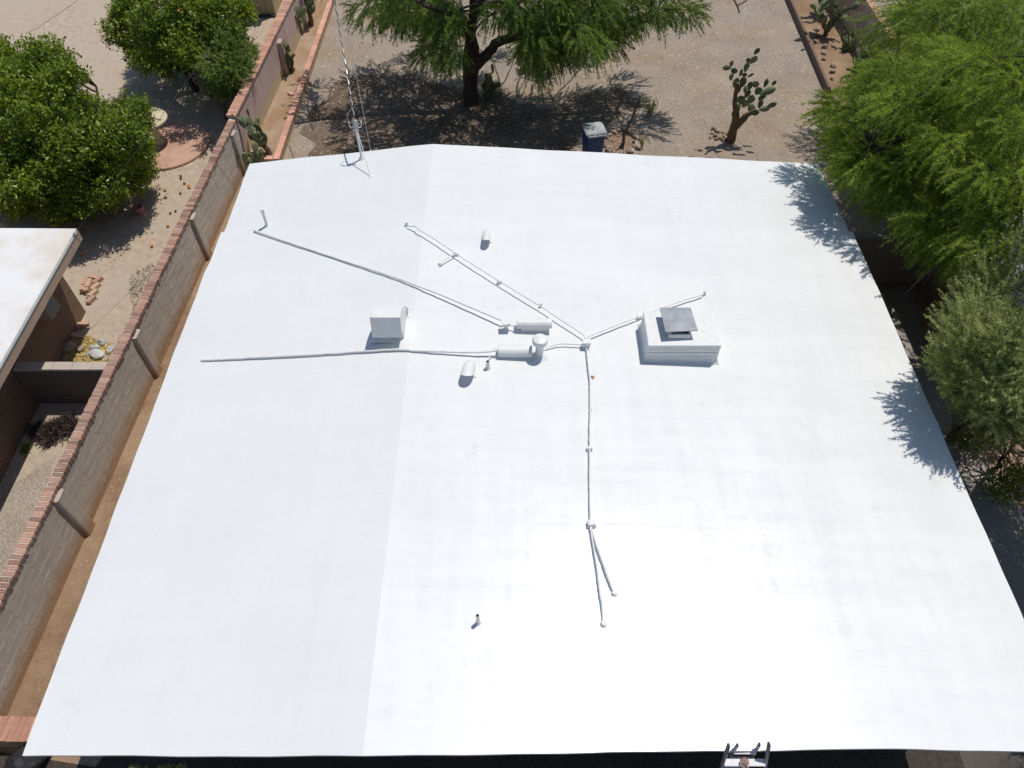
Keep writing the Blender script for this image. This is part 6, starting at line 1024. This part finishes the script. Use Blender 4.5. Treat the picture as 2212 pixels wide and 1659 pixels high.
# right hand garden wall and planter board
g0, g1 = at(1790, -5, 0), at(1857, 150, 0); gx0 = 11.9
top = at(1812, 60, 1.5)
gw = thing('stucco_wall', 'peeling pink stucco wall with a brick cap behind the right hand cacti', 'wall', (12, 25, 0))
xa = at(1800, 20, .9).x+.0; xw = 12.05
b = MB(); b.prism([(xw, 20.8), (xw+.2, 20.8), (xw+.2, 40), (xw, 40)], 0, 1.42); b.build('stucco', M['pinkwall'], gw)
mb = MB(); tn = []; y = 20.85
while y < 40:
    cbk = cored_brick(.26, .094, .06, 3, .02); c = Vector((xw+.1+random.uniform(-.005, .005), y, 1.455)); mb.add([c+Vector(v) for v in cbk.v], cbk.f); tn += [random.random()]*len(cbk.v); y += .1
o = mb.build('cap_bricks', M['brick_t'], gw); o['kind'] = 'stuff'; a_ = o.data.attributes.new('tint', 'FLOAT', 'POINT'); a_.data.foreach_set('value', tn)
M['timber'] = mat('weathered_timber', (.15, .10, .075), (.22, .15, .115), .9, 12, bump=.01, bscale=30)
e0, e1 = at(1786, 196, .12), at(1702, 0, .12); d_ = (e1-e0).normalized(); e2 = e0+(e1-e0)*1.8; an = math.atan2(-d_.x, d_.y); L = (e2-e0).length
pb2 = thing('raised_planter', 'narrow raised bed edged with dark weathered timber beside the right hand garden wall', 'planter', (e0.x, e0.y, 0)); k = 0
while k < L:
    c = e0+d_*(k+.6)+Vector((.06, 0, 0)); b = MB(); b.box((c.x, c.y, .12), (.10, 1.19, .24), (0, 0, an)); b.build('timber', M['timber'], pb2, bevel=.01); k += 1.2
b = MB(); b.add([(e0.x+.12, e0.y, .15), (xw, e0.y-.1, .15), (xw, e2.y, .15), (e2.x+.12, e2.y, .15)], [(0, 1, 2, 3)]); b.build('soil', M['strip'], pb2)
prickly('dense tall prickly pear in the right hand bed farthest up the garden wall', (11.3, 27.6, .15), 2.2, 44, 21, .3, .45, (.22, .34), (.1, 0))
prickly('broad prickly pear sprawling over the timber edge halfway along the right hand bed', (11.15, 26.0, .15), 1.7, 46, 22, .2, .6, (.22, .32), (-.1, -.1))
prickly('prickly pear at the near end of the right hand bed half under the acacia', (11.45, 23.6, .15), 1.35, 34, 23, .1, .5, (.2, .32), (.1, -.1))
prickly('smaller prickly pear between the two larger ones in the right hand bed', (11.6, 24.9, .15), 1.0, 20, 24, 0, .5, (.18, .28))
for k in range(9):
    y_ = 23+k*.42; q = e0+(e1-e0)*((y_-e0.y)/(e1.y-e0.y)); rock((q.x+.3+.12*(k % 3), y_, .15), .2+.05*(k % 3), 'reddish brown stone lying in the right hand cactus bed', 'stone', 'stones in the right hand cactus bed', ROCKS, k+9)
c0 = at(2112, 605, 2.1)
rn = thing('neighbour_shed', 'pale flat roofed outbuilding half hidden behind the acacia and the tall shrub', 'outbuilding', (12, 12, 0))
b = MB(); b.prism([(c0.x+.55, 10.1), (16, 10.1), (16, 18), (c0.x+.55, 18)], 0, 1.98); b.build('wall', M['stucco'], rn)
b = MB(); b.prism([(c0.x+.1, 9.85), (17, 9.85), (17, 18.4), (c0.x-.05, 18.4)], 2.02, 2.1); b.build('roof', M['greyroof'], rn, bevel=.01)  # a white roof; the tree's shade is put into its grey colour
b = MB(); b.box((13.5, 9.84, 1.97), (6.6, .03, .16)); b.build('fascia', M['blue'], rn)
h = smooth_path([at(2092, 1070, .35), at(2120, 1075, .3), at(2160, 1081, .28), at(2212, 1090, .25), at(2300, 1102, .3)], 5)
t = thing('garden_hose', 'thin olive green garden hose stretched across the shaded side yard', 'hose', h[5]); b = MB(); b.tube(h, .011, 6); b.build('tube', M['hose'], t, smooth=True)

# ================================================================== LADDER AND THE PERSON CLIMBING IT
ZL = lambda x, y: ((1700+x*.1085)/1.1302, (1780+y*.1085)/1.1302)
lad = thing('ladder', 'folding aluminium ladder with charcoal tipped rails leaning on the near eave', 'ladder', (2.87, 1.2, 0))
foot = {}
def rail(x, y, ztop, foot_x, foot_y, w, d, name='rail'):
    a_ = at(*ZL(x, y), ztop); f = Vector((foot_x, foot_y, 0)); u = (f-a_).normalized(); ang = math.atan2(u.y, u.z)
    sx = Vector((1, 0, 0)); n_ = u.cross(sx).normalized(); L = (f-a_).length
    def bar(k0, k1, ww, dd):
        b = MB(); vs = []
        for k in (k0, k1):
            c = a_+u*k
            for p, q in ((-1, -1), (1, -1), (1, 1), (-1, 1)): vs.append(c+sx*(p*ww/2)+n_*(q*dd/2))
        return b.add(vs, [(0, 1, 2, 3), (7, 6, 5, 4), (0, 4, 5, 1), (1, 5, 6, 2), (2, 6, 7, 3), (3, 7, 4, 0)])
    o = bar(.0, L, w, d).build(name, M['alu'], lad, bevel=.006)
    bar(-.02, .14, w*1.12, d*1.1).build('rail_cap', M['darkcap'], lad, bevel=.012)
    return a_, u
aL, uL = rail(725, 375, 3.38, 2.42, .85, .028, .058); aR, uR = rail(1635, 345, 3.38, 3.34, .85, .028, .058)
aI, uI = rail(925, 365, 3.30, 2.62, 1.72, .022, .046, 'inner_rail'); aJ, uJ = rail(1420, 345, 3.30, 3.08, 1.72, .022, .046, 'inner_rail')
k = .36
while k < 3.4:
    p, q = aL+uL*k, aR+uR*k; b = MB(); c = (p+q)/2; b.box(c, ((q-p).length-.03, .085, .03)); b.build('step', M['rung'], lad, bevel=.006); k += .28
k = .22
while k < 3.2:
    p, q = aI+uI*k, aJ+uJ*k; c = (p+q)/2; b = MB(); b.box(c, ((q-p).length-.02, .07, .03)); b.build('step', M['rung'], lad, bevel=.006); k += .28
b = MB()
for p, q in ((aL+uL*.12, aI+uI*.24), (aR+uR*.12, aJ+uJ*.24)): b.tube([p, q], .006, 5)
b.build('brace', M['alu'], lad)
st = (aL+uL*.36+aR+uR*.36)/2           # the top step, where the hand is
H = st+Vector((-.01, 0, .035))
per = thing('person', 'person on the ladder reaching up with one bare hand on the top step', 'person', (2.95, 1.0, 0))
def skin_obj(name, verts, edges, radii, m, parent, roots=(0,), sub=2):
    me = bpy.data.meshes.new(name); me.from_pydata([tuple(Vector(v)-ORG[parent]) for v in verts], edges, []); me.materials.append(m)
    o = bpy.data.objects.new(name, me); COL.objects.link(o); o.parent = parent; ORG[o] = ORG[parent]
    s = o.modifiers.new('skin', 'SKIN'); s.use_smooth_shade = True; s2 = o.modifiers.new('sub', 'SUBSURF'); s2.levels = sub; s2.render_levels = sub
    for i, r_ in enumerate(radii):
        d = me.skin_vertices[0].data[i]; d.radius = (r_, r_) if not isinstance(r_, tuple) else r_; d.use_root = i in roots
    return o
pel = Vector((2.95, .98, 1.72)); ch_ = Vector((2.95, 1.1, 2.12)); nk = Vector((2.95, 1.14, 2.32)); hd = Vector((2.95, 1.2, 2.46)); tp = Vector((2.95, 1.22, 2.58))
wrist = H+Vector((.045, -.13, .0)); palm = H+Vector((.012, -.05, .022)); sR = Vector((3.13, 1.12, 2.24)); eR = Vector((3.14, 1.5, 2.62))
sL = Vector((2.77, 1.12, 2.24)); eL = Vector((2.66, 1.28, 2.02)); wL = Vector((2.68, 1.5, 2.12)); hL = Vector((2.70, 1.56, 2.16))
kR = Vector((3.07, 1.2, 1.36)); aRk = Vector((3.05, 1.08, .98)); tR = Vector((3.05, 1.22, .93)); kL = Vector((2.83, 1.25, 1.5)); aLk = Vector((2.85, 1.2, 1.18)); tL = Vector((2.85, 1.34, 1.14))
V = [pel, ch_, nk, hd, tp, sR, eR, wrist, palm, sL, eL, wL, hL, pel+Vector((.1, 0, -.06)), kR, aRk, tR, pel+Vector((-.1, 0, -.06)), kL, aLk, tL]
E = [(0, 1), (1, 2), (2, 3), (3, 4), (1, 5), (5, 6), (6, 7), (7, 8), (1, 9), (9, 10), (10, 11), (11, 12), (0, 13), (13, 14), (14, 15), (15, 16), (0, 17), (17, 18), (18, 19), (19, 20)]
Rr = [(.15, .11), (.16, .11), .055, .095, .07, .065, .044, .027, (.042, .016), .065, .044, .03, .04, .09, .06, .04, .035, .09, .06, .04, .035]
roots = [0]
for (dx, l1, l2, cy) in ((-.030, .045, .03, 0), (-.010, .05, .034, .004), (.010, .048, .032, .002), (.029, .038, .026, -.006)):
    i = len(V); b0 = palm+Vector((dx*.75, .012, .002)); V += [b0, palm+Vector((dx, .04+cy, .012)), palm+Vector((dx*1.05, .04+l1+cy, .004)), palm+Vector((dx*1.0, .05+l1+cy, -.028))]
    E += [(i, i+1), (i+1, i+2), (i+2, i+3)]; Rr += [.0095, .0095, .0085, .007]; roots.append(i)
i = len(V); V += [palm+Vector((-.02, -.02, 0)), palm+Vector((-.052, -.002, -.004)), palm+Vector((-.066, .032, -.014)), palm+Vector((-.062, .058, -.03))]; E += [(i, i+1), (i+1, i+2), (i+2, i+3)]; Rr += [.012, .011, .0095, .008]; roots.append(i)
skin_obj('body', V, E, Rr, M['skin'], per, roots)
skin_obj('shirt', [pel+Vector((0, 0, .02)), ch_, ch_.lerp(nk, .6), sR, sR.lerp(eR, .65), sL, sL.lerp(eL, .65)], [(0, 1), (1, 2), (1, 3), (3, 4), (1, 5), (5, 6)], [(.175, .135), (.185, .135), .085, .09, .07, .09, .07], M['shirt'], per)
skin_obj('trousers', [pel, V[13], kR, aRk+Vector((0, 0, .03)), V[17], kL, aLk+Vector((0, 0, .03))], [(0, 1), (1, 2), (2, 3), (0, 4), (4, 5), (5, 6)], [(.17, .13), .11, .08, .06, .11, .08, .06], M['jeans'], per)
b = MB(); b.lathe(hd+Vector((0, -.01, -.01)), [(.108, -.02), (.115, .04), (.105, .10), (.07, .145), (.02, .16)], 18); b.build('hair', M['hair'], per, smooth=True)
for s in (-1, 1): b = MB(); b.lathe(hd+Vector((s*.035, .092, .0)), [(.004, -.008), (.012, 0), (.004, .008)], 8); b.build('eye', M['dark'], per, smooth=True)
b = MB(); b.box(hd+Vector((0, .105, -.03)), (.025, .03, .045), None, .5); b.build('nose', M['skin'], per, bevel=.006)
b = MB(); b.box(hd+Vector((0, .092, -.068)), (.05, .012, .012)); b.build('mouth', mat('lips', (.3, .11, .08), None, .5), per, bevel=.004)
